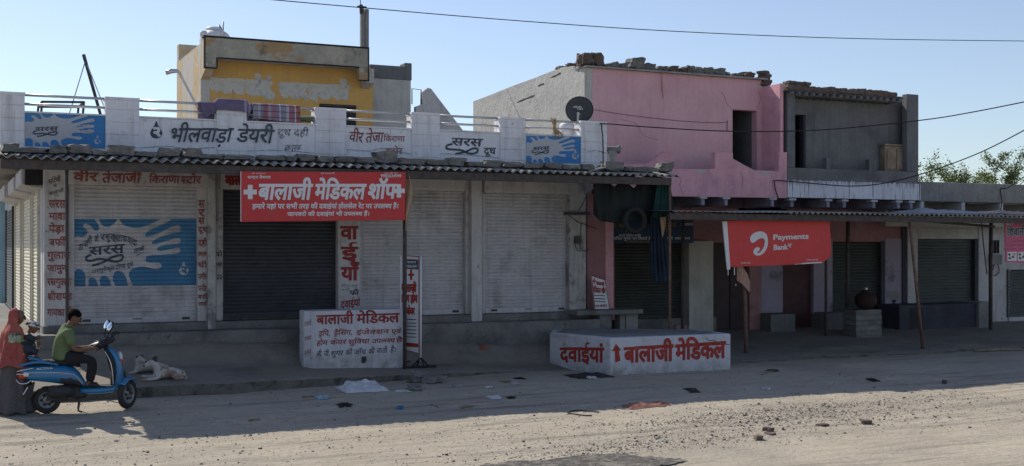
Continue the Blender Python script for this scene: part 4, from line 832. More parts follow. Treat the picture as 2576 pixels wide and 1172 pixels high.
# double door
dd = bx('door', M['door'], pink, fx(1795, YG), fx(1884, YG), YG+.1, YG+.16, .35, fz(1840, 606, YG), 0)
for a, b2 in ((1797, 1838), (1840, 1882)): 
    leaf = bx('door_leaf', M['door'], dd, fx(a, YG), fx(b2, YG), YG+.06, YG+.098, .38, fz(1840, 610, YG), .01)
for u in (1833, 1849): MB().box(fx(u, YG)-.012, fx(u, YG)+.012, YG+.035, YG+.058, 1.75, 1.95).build('handle', M['steel'], dd)
MB().ell((fx(1852, YG), YG+.04, 1.5), (.03, .02, .04)).build('padlock', M['steel'], dd, smooth=True)
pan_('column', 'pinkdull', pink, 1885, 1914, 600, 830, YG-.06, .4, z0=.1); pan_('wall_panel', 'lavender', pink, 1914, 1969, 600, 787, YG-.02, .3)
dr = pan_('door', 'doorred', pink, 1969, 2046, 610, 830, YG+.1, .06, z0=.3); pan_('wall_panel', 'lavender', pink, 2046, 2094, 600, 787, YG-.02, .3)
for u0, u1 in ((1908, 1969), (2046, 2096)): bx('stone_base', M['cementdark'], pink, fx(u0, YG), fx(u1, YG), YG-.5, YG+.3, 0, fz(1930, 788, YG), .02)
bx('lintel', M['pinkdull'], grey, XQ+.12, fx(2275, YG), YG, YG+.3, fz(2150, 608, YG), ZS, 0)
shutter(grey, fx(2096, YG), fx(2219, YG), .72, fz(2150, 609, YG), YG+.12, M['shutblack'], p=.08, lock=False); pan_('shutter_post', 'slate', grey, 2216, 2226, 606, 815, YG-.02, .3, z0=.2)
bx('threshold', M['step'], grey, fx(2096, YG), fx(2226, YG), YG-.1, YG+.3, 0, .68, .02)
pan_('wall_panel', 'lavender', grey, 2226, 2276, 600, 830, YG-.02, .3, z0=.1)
gw = [o for o in grey.children if o.name.startswith('wall_panel')][0]
decal([(2229, 730), (2262, 731), (2266, 748), (2256, 754), (2250, 760), (2246, 753), (2229, 752)], M['concrete'], gw, Y=YG-.02, name='bare_plaster'); decal([(2241, 754), (2254, 754), (2247, 768)], M['dark'], gw, Y=YG-.02, off=.006, name='hole')
pan_('pipe_chase', 'slate', grey, 2270, 2283, 550, 800, YG-.06, .3)
pan_('column', 'white2', low, 2283, 2308, 545, 800, YG-.1, .4); pan_('wall_panel', 'palecement', low, 2308, 2465, 530, 601, YG, .3)
shutter(low, fx(2310, YG), fx(2452, YG), .95, fz(2380, 601, YG), YG+.12, M['shutgreen'], p=.085, lock=False); pan_('shutter_post', 'slate', low, 2452, 2461, 600, 770, YG-.02, .3)
pan_('column', 'white2', low, 2461, 2497, 540, 835, YG-.02, .4, z0=.1); pan_('wall_panel', 'white2', low, 2497, 2540, 540, 835, YG-.02, .4, z0=.1)
bx('wall_panel', M['white2'], low, fx(2540, YG), 36, YG, YG+.3, fz(2560, 678, YG), 3.3, 0); shutter(low, fx(2533, YG), fx(2640, YG), .5, fz(2570, 680, YG), YG-.03, M['shutgreen'], p=.085, lock=False)
bx('threshold', M['white2'], low, fx(2533, YG), 36, YG-.06, YG+.3, 0, .45, .01)
ven = pan_('ventilator', 'dark', low, 2490, 2513, 604, 637, YG-.03, .02)
for k in range(3): bx('bar', M['iron'], ven, fx(2494+7*k, YG)-.015, fx(2494+7*k, YG)+.015, YG-.06, YG-.035, fz(2500, 637, YG), fz(2500, 604, YG), 0)
bl = thing('blue_ledge', 'low dark blue masonry ledge with a grey end below the grey-green shutter', 'ledge', (fx(2370, 23.9), 23.9, .3))
bx('slab', M['slate'], bl, fx(2262, 23.9), fx(2478, 23.9), 23.9, YG-.03, 0, .93, .02); bx('end_pier', M['concrete'], bl, fx(2462, 23.8), fx(2492, 23.8), 23.8, YG-.05, 0, .97, .02)
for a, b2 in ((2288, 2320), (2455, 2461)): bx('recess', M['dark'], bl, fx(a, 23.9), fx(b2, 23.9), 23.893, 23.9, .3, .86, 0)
# rear block so that no light leaks through the shops
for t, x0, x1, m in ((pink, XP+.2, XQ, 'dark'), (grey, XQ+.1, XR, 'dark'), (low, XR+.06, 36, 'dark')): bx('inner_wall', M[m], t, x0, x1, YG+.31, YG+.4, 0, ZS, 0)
bx('roof', M['concrete'], grey, XQ+.2, XR-.2, 24.3, 29, 6.1, 6.148, 0)

# ------------------------------------------------------------------ the darker awning on the right
YR, ZRr = 20.6, 3.2
ra = thing('awning', 'dark corrugated iron awning in front of the pink and grey houses', 'awning', (20, YR, 0))
for a, b2 in ((1692, 1990), (1990, 2180), (2180, 2380), (2380, 2700)):
    corr(fx(a, YR), fx(b2, YR)+.05, YR+(.0 if a > 1700 else .03), 23.6, ZRr, ZRr+.035*3, .145, .038 if a > 1700 else .012, tri=True, seed=a).build('sheet', [M['sheet'], M['undershade']], ra)
bx('beam', M['iron'], ra, fx(1692, YR), 27, YR+.1, YR+.18, ZRr-.17, ZRr-.04, .005); bx('beam', M['iron'], ra, fx(1692, YR), 27, 23.2, 23.28, ZRr-.06, ZRr+.03, .005)
for u, y, vb in ((1716, 22.6, 0), (2077, 23.4, 0), (2131, 23.6, 0), (2491, 23.4, 0)):
    x = fx(u, y); g = ground_z(x, y); MB().tube([(x, y, g-.1), (x, y, 2), (x+.02, y, ZRr+.03+(y-YR)*.012-.1)], .05 if u > 2100 else .035, 8).build('post', M['iron'], ra, smooth=True)
p0, p1 = PG(2322, 878), PY(2286, 548, YR+.25); MB().tube([p0-Vector((0, 0, .1)), p0.lerp(p1, .5), p1], [.04, .035, .032], 8).build('post', M['rustpole'], ra, smooth=True)
for u in (1720, 2000, 2300, 2480): x = fx(u, YR+.2); MB().prism([(x, YR+.19, ZRr-.12), (x, YR+.19, ZRr-.045), (x, 23.19, ZRr-.02), (x, 23.19, ZRr-.1)], (.05, 0, 0)).build('rafter', M['iron'], ra)
MB().tube([PY(2300, 553, YR+.3), PY(2400, 562, YR+.5), PY(2500, 570, 22.5)], .035, 6).build('brace', M['iron'], ra)
M['tarp'] = mat('grey_white_tarpaulin', (.36, .36, .36), rough=.7, var=.2, bump=.2)
def heap(name, x0, x1, y0, y1, zf, h, m, label, cat, seed=0, n=(40, 14)):
    def fn(s, t):
        X, Y = lerp(x0, x1, s), lerp(y0, y1, t); e = min(1, 6*s, 6*(1-s), 3*t, 3*(1-t)); b = mnoise.noise((X*2.1, Y*3, seed))
        wx = .09*mnoise.noise((t*4, seed, 1)); wy = .1*mnoise.noise((s*5, seed, 2))
        return (X+wx, Y+wy, zf(X, Y)+.006+e*h*(.45+.55*b)+e*h*.35*abs(mnoise.noise((X*7, Y*8, seed))))
    return tag(MB().grid(fn, *n).build(name, m, at=((x0+x1)/2, (y0+y1)/2, zf((x0+x1)/2, (y0+y1)/2)), smooth=True), label, cat, None, 'thing')
heap('tarpaulin', fx(2300, 21.6), fx(2470, 21.6), 21.3, 22.6, lambda X, Y: ZRr+.035+(Y-YR)*.035, .14, M['tarp'], 'crumpled pale tarpaulin lying on the dark iron awning', 'tarpaulin', 3)
heap('tarpaulin', fx(2500, 21.6), fx(2590, 21.6), 21.2, 22.6, lambda X, Y: ZRr+.035+(Y-YR)*.035, .12, M['slate'], 'dark folded sheet lying on the awning above the pink banner', 'tarpaulin', 6)
# wires
tag(MB().tube(sag([PY(1517, 408, 22.3), PY(1516, 350, 22.3), PY(1513, 316, 22.3), PY(1520, 311, 22.3), PY(1640, 320, 22.2), PY(1840, 330, 22.0), PY(2060, 327, 21.4), PY(2310, 303, 20.2), PY(2450, 281, 19), PY(2640, 243, 17.5)]), .013, 5).build('service_cable', M['black'], at=PY(1520, 311, 22.3)), 'black cable from the last white pillar across the pink and grey houses', 'wire')
tag(MB().tube(sag([PY(1957, 497, 22.9), PY(1951, 480, 22.9), PY(1948, 462, 22.9), PY(1955, 454, 22.88), PY(2050, 462, 22.8), PY(2130, 468, 22.5), PY(2210, 463, 22), PY(2310, 440, 21.2), PY(2430, 398, 20), PY(2520, 357, 19), PY(2640, 292, 18)]), .013, 5).build('service_cable', M['black'], at=PY(1955, 454, 22.88)), 'black sagging cable across the white dripped edge of the grey house', 'wire')
tag(MB().tube(sag([PY(2516, 530, 22.6), PY(2519, 505, 22.9), PY(2516, 476, 22.97), PY(2532, 473, 22.9), PY(2560, 455, 22.6), PY(2640, 400, 22)]), .014, 5).build('service_cable', M['black'], at=PY(2516, 476, 22.97)), 'pale and black cable at the roof edge of the low house', 'wire')
gp = thing('drain_spout', 'broken grey drain spout beside the last white parapet pillar', 'drain spout', PY(1540, 380, 22.7))
MB().lathe([(.06, 0), (.065, .35), (.1, .4)], PY(1536, 375, 22.75)+Vector((-.2, 0, 0)), 12, axis='X').build('spout', M['concrete'], gp, smooth=True)
MB().prism([PY(u, v, 22.7) for u, v in ((1530, 378), (1550, 376), (1542, 412), (1534, 412))], (0, .05, 0)).build('chute', M['sheet'], gp)
# tree beyond the low house
M['leaf'] = mat('dusty_green_leaf', (.15, .2, .07), rough=.6, var=.35, sc=3, bump=0); M['bark'] = mat('thorn_tree_bark', (.14, .11, .08), var=.3, sc=6, bump=.3)
tr = thing('thorn_tree', 'sparse green thorn tree behind the low house at the far end', 'tree', (fx(2500, 31), 31, 0))
rnd = random.Random(21); br = MB(); lf = MB(); tw = wloc(tr)
br.tube([tw, tw+Vector((.1, 0, 2)), tw+Vector((-.2, .1, 3.9))], [.22, .18, .13], 9)
def limb(p, d, L, r, lev):
    pts = [p]; q = p.copy(); dd = d.copy()
    for k in range(5):
        dd = (dd+Vector((rnd.uniform(-.25, .25), rnd.uniform(-.25, .25), rnd.uniform(-.18, .2)))).normalized(); q = q+dd*L/5; pts.append(q.copy())
    br.tube(pts, [r*(1-.14*i) for i in range(6)], 5)
    for k in range(1, 6):
        if lev < 3 and rnd.random() < .68: limb(pts[k], (dd+Vector((rnd.uniform(-1, 1), rnd.uniform(-1, 1), rnd.uniform(-.3, .7)))).normalized(), L*rnd.uniform(.4, .62), r*.5, lev+1)
        if lev >= 2:
            for _ in range(14):
                c = pts[k]+Vector((rnd.gauss(0, .1), rnd.gauss(0, .1), rnd.gauss(0, .07))); a = rnd.uniform(0, 6.28); s = rnd.uniform(.03, .065); e = Euler((rnd.uniform(-1, 1), rnd.uniform(-1, 1), a)).to_matrix()
                lf.add([c+e@Vector(v) for v in ((-s, 0, 0), (0, -s*.45, 0), (s, 0, 0), (0, s*.45, 0))], [(0, 1, 2, 3)])
top = tw+Vector((-.2, .1, 3.9))
for u, v, y in ((2320, 430, 30), (2350, 424, 31), (2385, 436, 31.5), (2420, 440, 30.5), (2510, 404, 31), (2545, 398, 31), (2590, 405, 31.5), (2570, 430, 30), (2470, 428, 32), (2335, 445, 31.5), (2440, 436, 30.4), (2620, 415, 31)):
    e = PY(u, v, y); limb(top.lerp(e, rnd.uniform(.35, .5))-Vector((0, 0, .35)), (e-top).normalized(), (e-top).length*.66, .028, 1); br.tube([top, top.lerp(e, .25)-Vector((0, 0, .3)), top.lerp(e, .5)-Vector((0, 0, .3))], [.07, .045, .028], 6)
br.build('trunk', M['bark'], tr, smooth=True); lf.build('crown', M['leaf'], tr)
# ------------------------------------------------------------------ signs and whitewashed blocks
def board(parent, quad, Y, d, m, name='panel', bev=.004):
    return MB().prism([PY(u, v, Y) for u, v in quad], (0, d, 0)).build(name, m, parent, bevel=bev)
def plus(u, v, w, h, t, m, parent, Y=None, AB=None, name='cross', off=.004):
    q = [(u-w/2, v-t/2), (u-t/2, v-t/2), (u-t/2, v-h/2), (u+t/2, v-h/2), (u+t/2, v-t/2), (u+w/2, v-t/2), (u+w/2, v+t/2), (u+t/2, v+t/2), (u+t/2, v+h/2), (u-t/2, v+h/2), (u-t/2, v+t/2), (u-w/2, v+t/2)]
    return decal(q, m, parent, Y=Y, AB=AB, off=off, name=name)
W = M['flexwhite']
YS1 = 21.18
sg = thing('medical_signboard', 'long red signboard with white medical shop lettering hung under the awning', 'signboard', PY(812, 494, YS1))
pn = board(sg, [(606, 431), (1020, 432.5), (1019, 553.5), (606, 558)], YS1, .03, M['redflex'])
brush([(605.5, 431), (605.5, 557)], 1.8, W, pn, Y=YS1, off=.002, name='edge_strip')
def t1(s, b, **k): return text(s, b, W, pn, Y=YS1, **k)
t1('बालाजी', (648, 780, 464, 501), bold=.032, shear=.14); t1('मेिडकल', (790, 915, 464, 500), bold=.032, shear=.14); t1('शॉप', (923, 992, 464, 500, 464, 498), bold=.032, shear=.14)
plus(629, 483, 33, 36, 12, W, pn, Y=YS1); plus(1003, 480, 30, 34, 11, W, pn, Y=YS1)
t1('हमारे यहां पर सभी तरह की दवाईयां होलसेल रेट पर उपलब~ध हैं।', (634, 1002, 513.5, 525, 513, 523.5), bold=.026, shear=.1)
t1('जानवरों की दवाईयां भी उपलब~ध हैं।', (722, 929, 534, 543.5, 533, 542), bold=.024, shear=.1)
t1('चन~दन वैष~णव', (622, 680, 443, 449.5), bold=.02); t1('9982634949', (957, 1009, 439, 446), bold=.02)
t1('श%ी गणेशाय', (633, 667, 435, 438), bold=.0); t1('श%ी बालाजी', (806, 841, 434.5, 438), bold=.0); t1('जय श%ी राम', (966, 1000, 434, 437), bold=.0)
M['tan'] = mat('faded_tan_cloth', (.36, .26, .17), var=.2, bump=.2)
cl = MB(); 
def cfn(s, t):
    v = lerp(436, 580, t); u = 1020+s*(8+10*math.sin(PI*min(1, t*1.35)))*(1 if t < .72 else max(.25, 1-(t-.72)*2.6)); p = PY(u, v, YS1+.06+.05*math.sin(s*4+t*5)); return p
tag(MB().grid(cfn, 8, 26).build('banner_cloth', M['tan'], at=PY(1024, 436, YS1+.06), smooth=True, solid=.006), 'folded tan back sheet hanging at the end of the red medical signboard', 'cloth')

# first block: a white box wall with the price list of services
Yb1 = 21.42
b1 = thing('painted_block', 'tall whitewashed block with dark red medical lettering and a drain hole, on the pavement', 'block', (fx(890, Yb1), Yb1, .26))
x0, xm, x1 = fx(763, Yb1+.15), fx(786, Yb1), fx(1013, Yb1+.1); zt = fz(890, 780, Yb1)
mb = MB().prism([(x0, Yb1+.15, .05), (xm, Yb1, .05), (x1, Yb1+.06, .05), (x1, Yb1+.5, .05), (x0+.03, Yb1+.55, .05)], (0, 0, zt-.05)); bb = mb.build('body', M['blockwhite'], b1, bevel=.025)
AB1 = ((xm, Yb1-.001), (x1, Yb1+.059)); AS = ((x0, Yb1+.149), (xm, Yb1-.001))
def t2(s, b, m='deepred', **k): return text(s, b, M[m], bb, AB=AB1, off=.004, **k)
t2('बालाजी', (796, 888, 794, 815, 791, 813), bold=.024, rough=.02, seed=1); t2('मेिडकल', (897, 1003, 791, 813, 788, 810), bold=.024, rough=.02, seed=2)
t2('ड_िप,', (800, 830, 833, 845, 832, 844), bold=.012, shear=.12); t2('ड_ैिसंग,', (838, 886, 832, 843, 830, 841), bold=.012, shear=.12); t2('इंजेक~शन', (895, 977, 831, 842, 828, 839), bold=.012, shear=.12); t2('एवं', (984, 1008, 829, 839, 828, 838), bold=.012, shear=.12)
t2('होम', (796, 823, 857, 869, 856, 867), bold=.018, shear=.12); t2('केयर', (830, 870, 856, 867, 854, 865), bold=.016, shear=.12); t2('सुिवधा', (875, 928, 855, 866, 852, 863), bold=.016, shear=.12); t2('उपलब~ध', (935, 992, 853, 863, 851, 861), bold=.016, shear=.12); t2('है', (996, 1011, 850, 860), bold=.016, shear=.12)
for s, u0, u1, h in (('बी. पी.', 796, 828, 884), ('शुगर', 831, 862, 883), ('की', 868, 885, 881), ('जाँच', 889, 919, 880), ('की', 926, 941, 878), ('जाती', 946, 973, 876), ('है।', 981, 996, 874)): t2(s, (u0, u1, h, h+12, h-1, h+11), 'blackpaint', bold=.004, shear=.15)
for s, v in (('दवाई', 808), ('उपलब~ध', 845), ('इलाज', 880)): text(s, (766, 783, v+3, v+13, v-2, v+8), M['brownred'], bb, AB=AS, bold=.0)
decal([(909, 897), (921, 896), (922, 906), (918, 913), (909, 913)], M['dark'], bb, AB=AB1, off=.004, name='drain_hole')
# second block, lower, with the arrow
c0, c1, c2 = PG(1382, 912), PG(1535, 944), PG(1838, 929)
zc = HC-(852-HV)/F*c1.dot(FW) if False else PP(1535, 850, (c1.x, c1.y), (c2.x, c2.y)).z
b2_ = thing('painted_block', 'long low whitewashed block with red lettering and a red arrow, at the road edge', 'block', (c1.x, c1.y, .0))
bk = Vector((c2.x+.15, c2.y+1.25, 0)); bl_ = Vector((c0.x+.55, c0.y+.9, 0))
base = [c0, c1, c2, bk, bl_]
b2m = MB().prism([(p.x, p.y, -.25) for p in base], (0, 0, zc+.25)); bb2 = b2m.build('body', M['blockwhite'], b2_, bevel=.03)
# broken cement crust on the top
top = MB()
def tf(s, t):
    a = c0.lerp(c1, s*2) if s < .5 else c1.lerp(c2, s*2-1); b = bl_.lerp(bk, s); p = a.lerp(b, .02+.96*t)
    return (p.x, p.y, zc+.012+.02*abs(mnoise.noise((p.x*2.3, p.y*3, 1)))-.03*max(0, 1-8*min(t, 1-t, s, 1-s)))
top.grid(tf, 50, 16).build('cement_top', M['concrete'], b2_, smooth=True)
L2, R2 = ((c0.x, c0.y), (c1.x, c1.y)), ((c1.x, c1.y), (c2.x, c2.y))
def t3(s, b, AB, **k): return text(s, b, M['redpaint'], bb2, AB=AB, off=.005, **k)
t3('दवाईयां', (1409, 1518, 875, 908, 876, 910), L2, bold=.03, rough=.02)
decal([(1539, 883), (1549, 864.5), (1562, 881), (1556, 882), (1560, 907), (1547, 912), (1546, 883)], M['redpaint'], bb2, AB=R2, off=.005, name='arrow')
t3('बालाजी', (1570, 1691, 875, 911, 868, 906), R2, bold=.034, rough=.02); t3('मेिडकल', (1699, 1823, 868, 905, 860, 898), R2, bold=.034, rough=.02)
brush([(1776, 849), (1782, 857), (1795, 856), (1805, 862), (1815, 858), (1826, 866), (1835, 866)], 1.6, M['dark'], bb2, AB=R2, off=.004, name='crack')
# narrow standee
Ys = 21.5
xs = thing('standee', 'narrow white and blue standee with a red cross on a black tripod foot', 'standee', (fx(1050, Ys), Ys, .27))
A, B = (fx(1018, Ys+.25), Ys+.25), (fx(1055, Ys-.05), Ys-.05)
def PS(u, v): return PP(u, v, A, B)
nrm = Vector((B[1]-A[1], -(B[0]-A[0]), 0)).normalized()
if nrm.y > 0: nrm = -nrm
pn2 = MB().prism([PS(*q) for q in ((1018, 643), (1055, 645.5), (1055, 889), (1018, 880))], -nrm*.02).build('panel', W, xs)
decal([(1018, 651), (1052, 653), (1052, 678), (1018, 676)], M['navy'], pn2, AB=(A, B), name='header')
text('चन~दन', (1024, 1047, 657, 662), W, pn2, AB=(A, B), off=.008, bold=.02); text('9982634949', (1022, 1049, 667, 673), W, pn2, AB=(A, B), off=.008, bold=.02)
plus(1034, 691, 15, 26, 5.5, M['redpaint'], pn2, AB=(A, B)); 
for s, u0, u1, h, b3 in (('बालाजी', 1010, 1047, 715, 733), ('निस^ंग होम'.replace('निस^ंग', 'निस~ंग'), 1006, 1050, 742, 760), ('केयर', 1023, 1043, 774, 790)): text(s, (u0, u1, h, b3, h+1, b3+1), M['redpaint'], pn2, AB=(A, B), bold=.05)
for v in (803, 812, 820, 829, 838, 847): brush([(1022, v), (1035, v+.5), (1047, v+1)], 2.2, M['navy'], pn2, AB=(A, B), name='small_print')
decal([(1019, 861), (1052, 864), (1052, 874), (1019, 871)], M['redpaint'], pn2, AB=(A, B), name='stripe')
for q in (((1018, 643), (1055, 645.5)), ((1054, 645.5), (1054, 889)), ((1018, 880), (1055, 889))): brush(q, 2.0, M['redpaint'], pn2, AB=(A, B), off=.006, name='border')
pb = PS(1058, 889); gz = ground_z(pb.x, pb.y)
MB().tube([PS(1058, 645), (pb.x, pb.y, gz+.12)], .022, 8).build('pole', W, xs, smooth=True)
MB().obox((pb.x, pb.y, gz+.022), (.66, .04, .04), (0, 0, .1)).build('foot_bar', M['black'], xs, bevel=.005)
for d in ((-.18, 0), (.16, 0), (0, -.2), (0, .2)): MB().tube([(pb.x, pb.y, gz+.2), (pb.x+d[0], pb.y+d[1]+d[0]*.1, gz+.03)], .017, 6).build('strut', M['black'], xs)
p2 = PS(1008, 880); 
MB().obox((p2.x-.05, p2.y+.05, ground_z(p2.x, p2.y)+.02), (.55, .04, .035), (0, 0, .1)).build('foot_bar', M['black'], xs, bevel=.005); MB().tube([(p2.x, p2.y, ground_z(p2.x, p2.y)+.03), (p2.x, p2.y, 2.3)], .018, 8).build('pole', W, xs)
# payments bank banner
Ya = 20.95
ab = thing('bank_banner', 'red bank banner with a white swirl and lettering hung under the dark awning', 'banner', PY(1950, 608, Ya))
pa = board(ab, [(1828, 556), (1900, 551), (2000, 549.5), (2086, 548), (2091, 630), (2087, 648), (2066, 662), (1960, 667), (1836, 671.5)], Ya, .02, M['airred'])
board(ab, [(1817, 557), (1828.5, 556.5), (1837, 676), (1833, 679), (1829, 678)], Ya-.012, .03, W, name='side_strip')
brush([(1998, 665), (2030, 662), (2066, 660)], [1, 3, 3], W, pa, Y=Ya, name='curled_edge')
def t4(s, b, **k): return text(s, b, W, pa, Y=Ya, **k)
t4('Payments', (1943.5, 2033, 591.5, 603, 588.5, 600), bold=.03); t4('Bank', (1944.5, 1980, 617, 628.5, 615.5, 627), bold=.03); t4('₹', (1981.5, 1991, 614, 622), bold=.02)
sw = [(1886,603),(1887,595),(1893,588),(1903,583),(1915,582),(1924,586),(1929,594),(1931,605),(1930,618),(1925,630),(1917,639),(1907,643),(1898,641),(1894,634),(1896,627),(1902,622),(1908,622),(1911,626),(1908,631),(1904,634),(1905,637),(1910,635),(1917,628),(1921,619),(1923,609),(1922,602),(1917,599),(1910,600),(1902,605),(1896,610),(1890,610)]
decal([tuple(p) for p in catmull([Vector(p) for p in sw], 2)], W, pa, Y=Ya, off=.004, name='swirl_emblem')
t4('एयरटेल बैंक', (1862, 1887, 660, 663.5), bold=.0); t4('आपका अपना बैंक', (2028, 2057, 652, 656), bold=.0)
# bent plate on a pipe
bp = thing('bent_sign', 'bent peach tin plate on a rusty pipe post below the red bank banner', 'sign', PG(1876, 887))
g = PG(1876, 887); y = g.y
MB().tube([(g.x, y, g.z-.1), (g.x-.02, y, 1.2), (fx(1868, y), y, fz(1868, 680, y))], .045, 9).build('post', M['rustpole'], bp, smooth=True)
M['peach'] = mat('faded_peach_tin', (.42, .26, .2), rough=.6, var=.15, sc=3, bump=.1, layers=(blot((.5, .1, .06), .6, .6, .7, 3),))
pl_ = MB(); pts = [((1853, 655), (1853, 705)), ((1862, 663), (1862, 711)), ((1871, 675), (1870, 718)), ((1880, 690), (1878, 728)), ((1886, 710), (1885, 736))]
vs = [PY(u, v, y-.06-.09*math.sin(i*.6)) for i, q in enumerate(pts) for (u, v) in q]
pl_.add(vs, [(2*i, 2*i+2, 2*i+3, 2*i+1) for i in range(4)]); pt = pl_.build('plate', M['peach'], bp, solid=.006)
PF = lambda u, v: PY(u, v, y-.072-.09*math.sin((u-1853)/8*.6))
for q in ([(1863, 672), (1861.5, 679), (1860, 683)], [(1866, 676), (1867, 683), (1867, 690)]): brush(q, 1.6, W, pt, fn=PF, name='mark')
# poster leaning on the pink column, stone bench below
Yl = 22.85
po = thing('leaning_poster', 'small white framed medical poster leaning against the pink column', 'poster', (fx(1508, Yl), Yl, 1.0))
pq = MB().prism([PY(1487, 693, Yl), PY(1521, 704, Yl), PY(1533, 779, Yl), PY(1496, 779, Yl)], (0, .03, 0)).build('panel', W, po)
def edge(a, b, m='deepred'): brush((a, ((a[0]+b[0])/2, (a[1]+b[1])/2), b), 1.8, M[m], pq, Y=Yl, off=.008, name='frame')
edge((1487, 693), (1521, 704)); edge((1521, 704), (1533, 779), 'wood'); edge((1487, 693), (1496, 779)); edge((1496, 778), (1532, 778))
plus(1494, 707, 9, 14, 3, M['deepred'], pq, Y=Yl); text('बालाजी', (1499, 1519, 707, 716, 712, 719), M['deepred'], pq, Y=Yl, bold=.04); text('मेिडकल शॉप', (1491, 1522, 723, 735, 726, 738), M['deepred'], pq, Y=Yl, bold=.04)
for v in (742, 750, 757): brush([(1492+(v-742)*.1, v), (1508, v+1), (1522, v+2)], 2.2, M['navy'], pq, Y=Yl, name='small_print')
text('दवाई मिलती है', (1495, 1526, 767, 772), M['deepred'], pq, Y=Yl, bold=.02)
sbn = thing('stone_bench', 'grey stone slab bench on pale upright stones below the leaning poster', 'bench', (fx(1530, 22.6), 22.6, .3))
bx('slab', M['step'], sbn, fx(1452, 22.5), fx(1618, 22.5), 22.5, 23.1, fz(1530, 792, 22.5), fz(1530, 780, 22.5), .015)
zs_ = fz(1530, 792, 22.5)-.003
for a, b3, m in ((1508, 1538, 'step'), (1563, 1576, 'concrete'), (1578, 1608, 'concrete')): bx('leg', M[m], sbn, fx(a, 22.6), fx(b3, 22.6), 22.6+(.0 if m != 'concrete' else .06), 22.9, .1, zs_, .015)
# blue shop board, dark tarpaulin, scarf, tyre, torn net
M['boardblue'] = mat('dark_blue_board', (.02, .05, .1), rough=.5, var=.2, bump=.05); M['mustard'] = mat('mustard_lettering', (.28, .19, .05), var=.3, sc=8, bump=0)
Yk = 23.9
bo = thing('shop_board', 'dark blue shop board with worn yellow lettering above the black shutter', 'signboard', PY(1640, 585, Yk))
pk = board(bo, [(1532, 557), (1743, 553), (1744, 611), (1532, 611)], Yk, .04, M['boardblue'])
for s, u0, u1, h, b3, m in (('श%ी', 1540, 1550, 563, 574, 'mustard'), ('बालाजी', 1556, 1580, 563, 573, 'mustard'), ('किराना'.replace('कि', 'िक'), 1660, 1700, 561, 572, 'mustard'), ('जनरल', 1572, 1602, 579, 584, 'mustard'), ('कपड़े रेडीमेड गारमेंट', 1556, 1612, 590, 595, 'flexwhite'), ('उिचत मूल~य पर िमलते हैं', 1542, 1636, 597, 603, 'flexwhite'), ('मोबाइल', 1574, 1632, 606, 610, 'mustard'), ('स~टोर', 1662, 1690, 576, 583, 'mustard'), ('सभी सामान', 1665, 1735, 597, 602, 'flexwhite')): text(s, (u0, u1, h, b3), M[m], pk, Y=Yk, bold=.015)
decal([(1712, 561), (1742, 560), (1742, 567), (1712, 568)], M['tarp'], pk, Y=Yk, off=.005, name='paper_strip')
M['darknet'] = mat('black_green_tarpaulin', (.008, .012, .012), rough=.7, var=.3, bump=.3, bsc=12); M['tealnet'] = mat('dark_teal_net', (.012, .05, .047), var=.3, bump=.3); M['bluecloth'] = mat('dull_blue_cloth', (.016, .032, .05), var=.3, bump=.3)
def hang(name, pts_top, pts_bot, Y, m, label, cat, nx=40, ny=18, fold=.05, seed=0, mt=None):
    def fn(s, t):
        u = lerp(pts_top[0][0], pts_top[-1][0], s); ub = lerp(pts_bot[0][0], pts_bot[-1][0], s); va = plin(u, pts_top); vb = plin(ub, pts_bot)
        return PY(lerp(u, ub, t), lerp(va, vb, t), Y+fold*mnoise.noise((s*9, t*1.5, seed))+fold*.5*math.sin(s*30+seed))
    return tag(MB().grid(fn, nx, ny).build(name, m, at=PY(pts_top[0][0], pts_top[0][1], Y), smooth=True, solid=.006), label, cat)
hang('dark_tarpaulin', [(1492, 452), (1530, 458), (1545, 470), (1556, 459), (1575, 457), (1594, 474), (1606, 458), (1625, 456), (1640, 466), (1652, 457), (1668, 456)], [(1492, 538), (1510, 556), (1560, 562), (1600, 556), (1640, 566), (1668, 560)], YA+.55, M['darknet'], 'torn black-green tarpaulin hanging under the end of the awning', 'tarpaulin', 60, 16, .06, 2)
hang('teal_net', [(1655, 452), (1684, 455)], [(1640, 546), (1660, 550), (1678, 556), (1696, 538)], YA+.35, M['tealnet'], 'teal net hanging from the last awning post', 'net', 16, 16, .05, 5)
hang('blue_cloth', [(1634, 540), (1672, 545)], [(1636, 690), (1652, 712), (1686, 706)], YA+.5, M['bluecloth'], 'long dull blue cloth hanging beside the last awning post', 'cloth', 16, 30, .06, 9)
ty = MB(); tc_ = PY(1596, 554, YA+.38); R, r_ = .235, .055; vs = []; n1, n2 = 32, 10
for i in range(n1):
    for j in range(n2):
        a, b3 = 2*PI*i/n1, 2*PI*j/n2; vs.append(tc_+Vector(((R+r_*math.cos(b3))*math.cos(a), r_*1.2*math.sin(b3), (R+r_*math.cos(b3))*math.sin(a))))
ty.add(vs, [(i*n2+j, ((i+1) % n1)*n2+j, ((i+1) % n1)*n2+(j+1) % n2, i*n2+(j+1) % n2) for i in range(n1) for j in range(n2)])
M['rubber'] = mat('black_rubber', (.03, .03, .032), rough=.75, var=.25, bump=.15)
M['greytyre'] = mat('dusty_old_rubber', (.024, .024, .024), rough=.9, var=.25, bump=.2)
tag(ty.build('old_tyre', M['greytyre'], at=tc_, smooth=True), 'dusty old tyre hanging in front of the black-green tarpaulin', 'tyre')
tag(hang('rag', [(1660, 546), (1676, 544)], [(1662, 570), (1666, 600), (1672, 575)], YA+.3, M['tan'], 'x', 'cloth', 8, 10, .02, 4), 'small torn beige rag hanging on the last awning post')
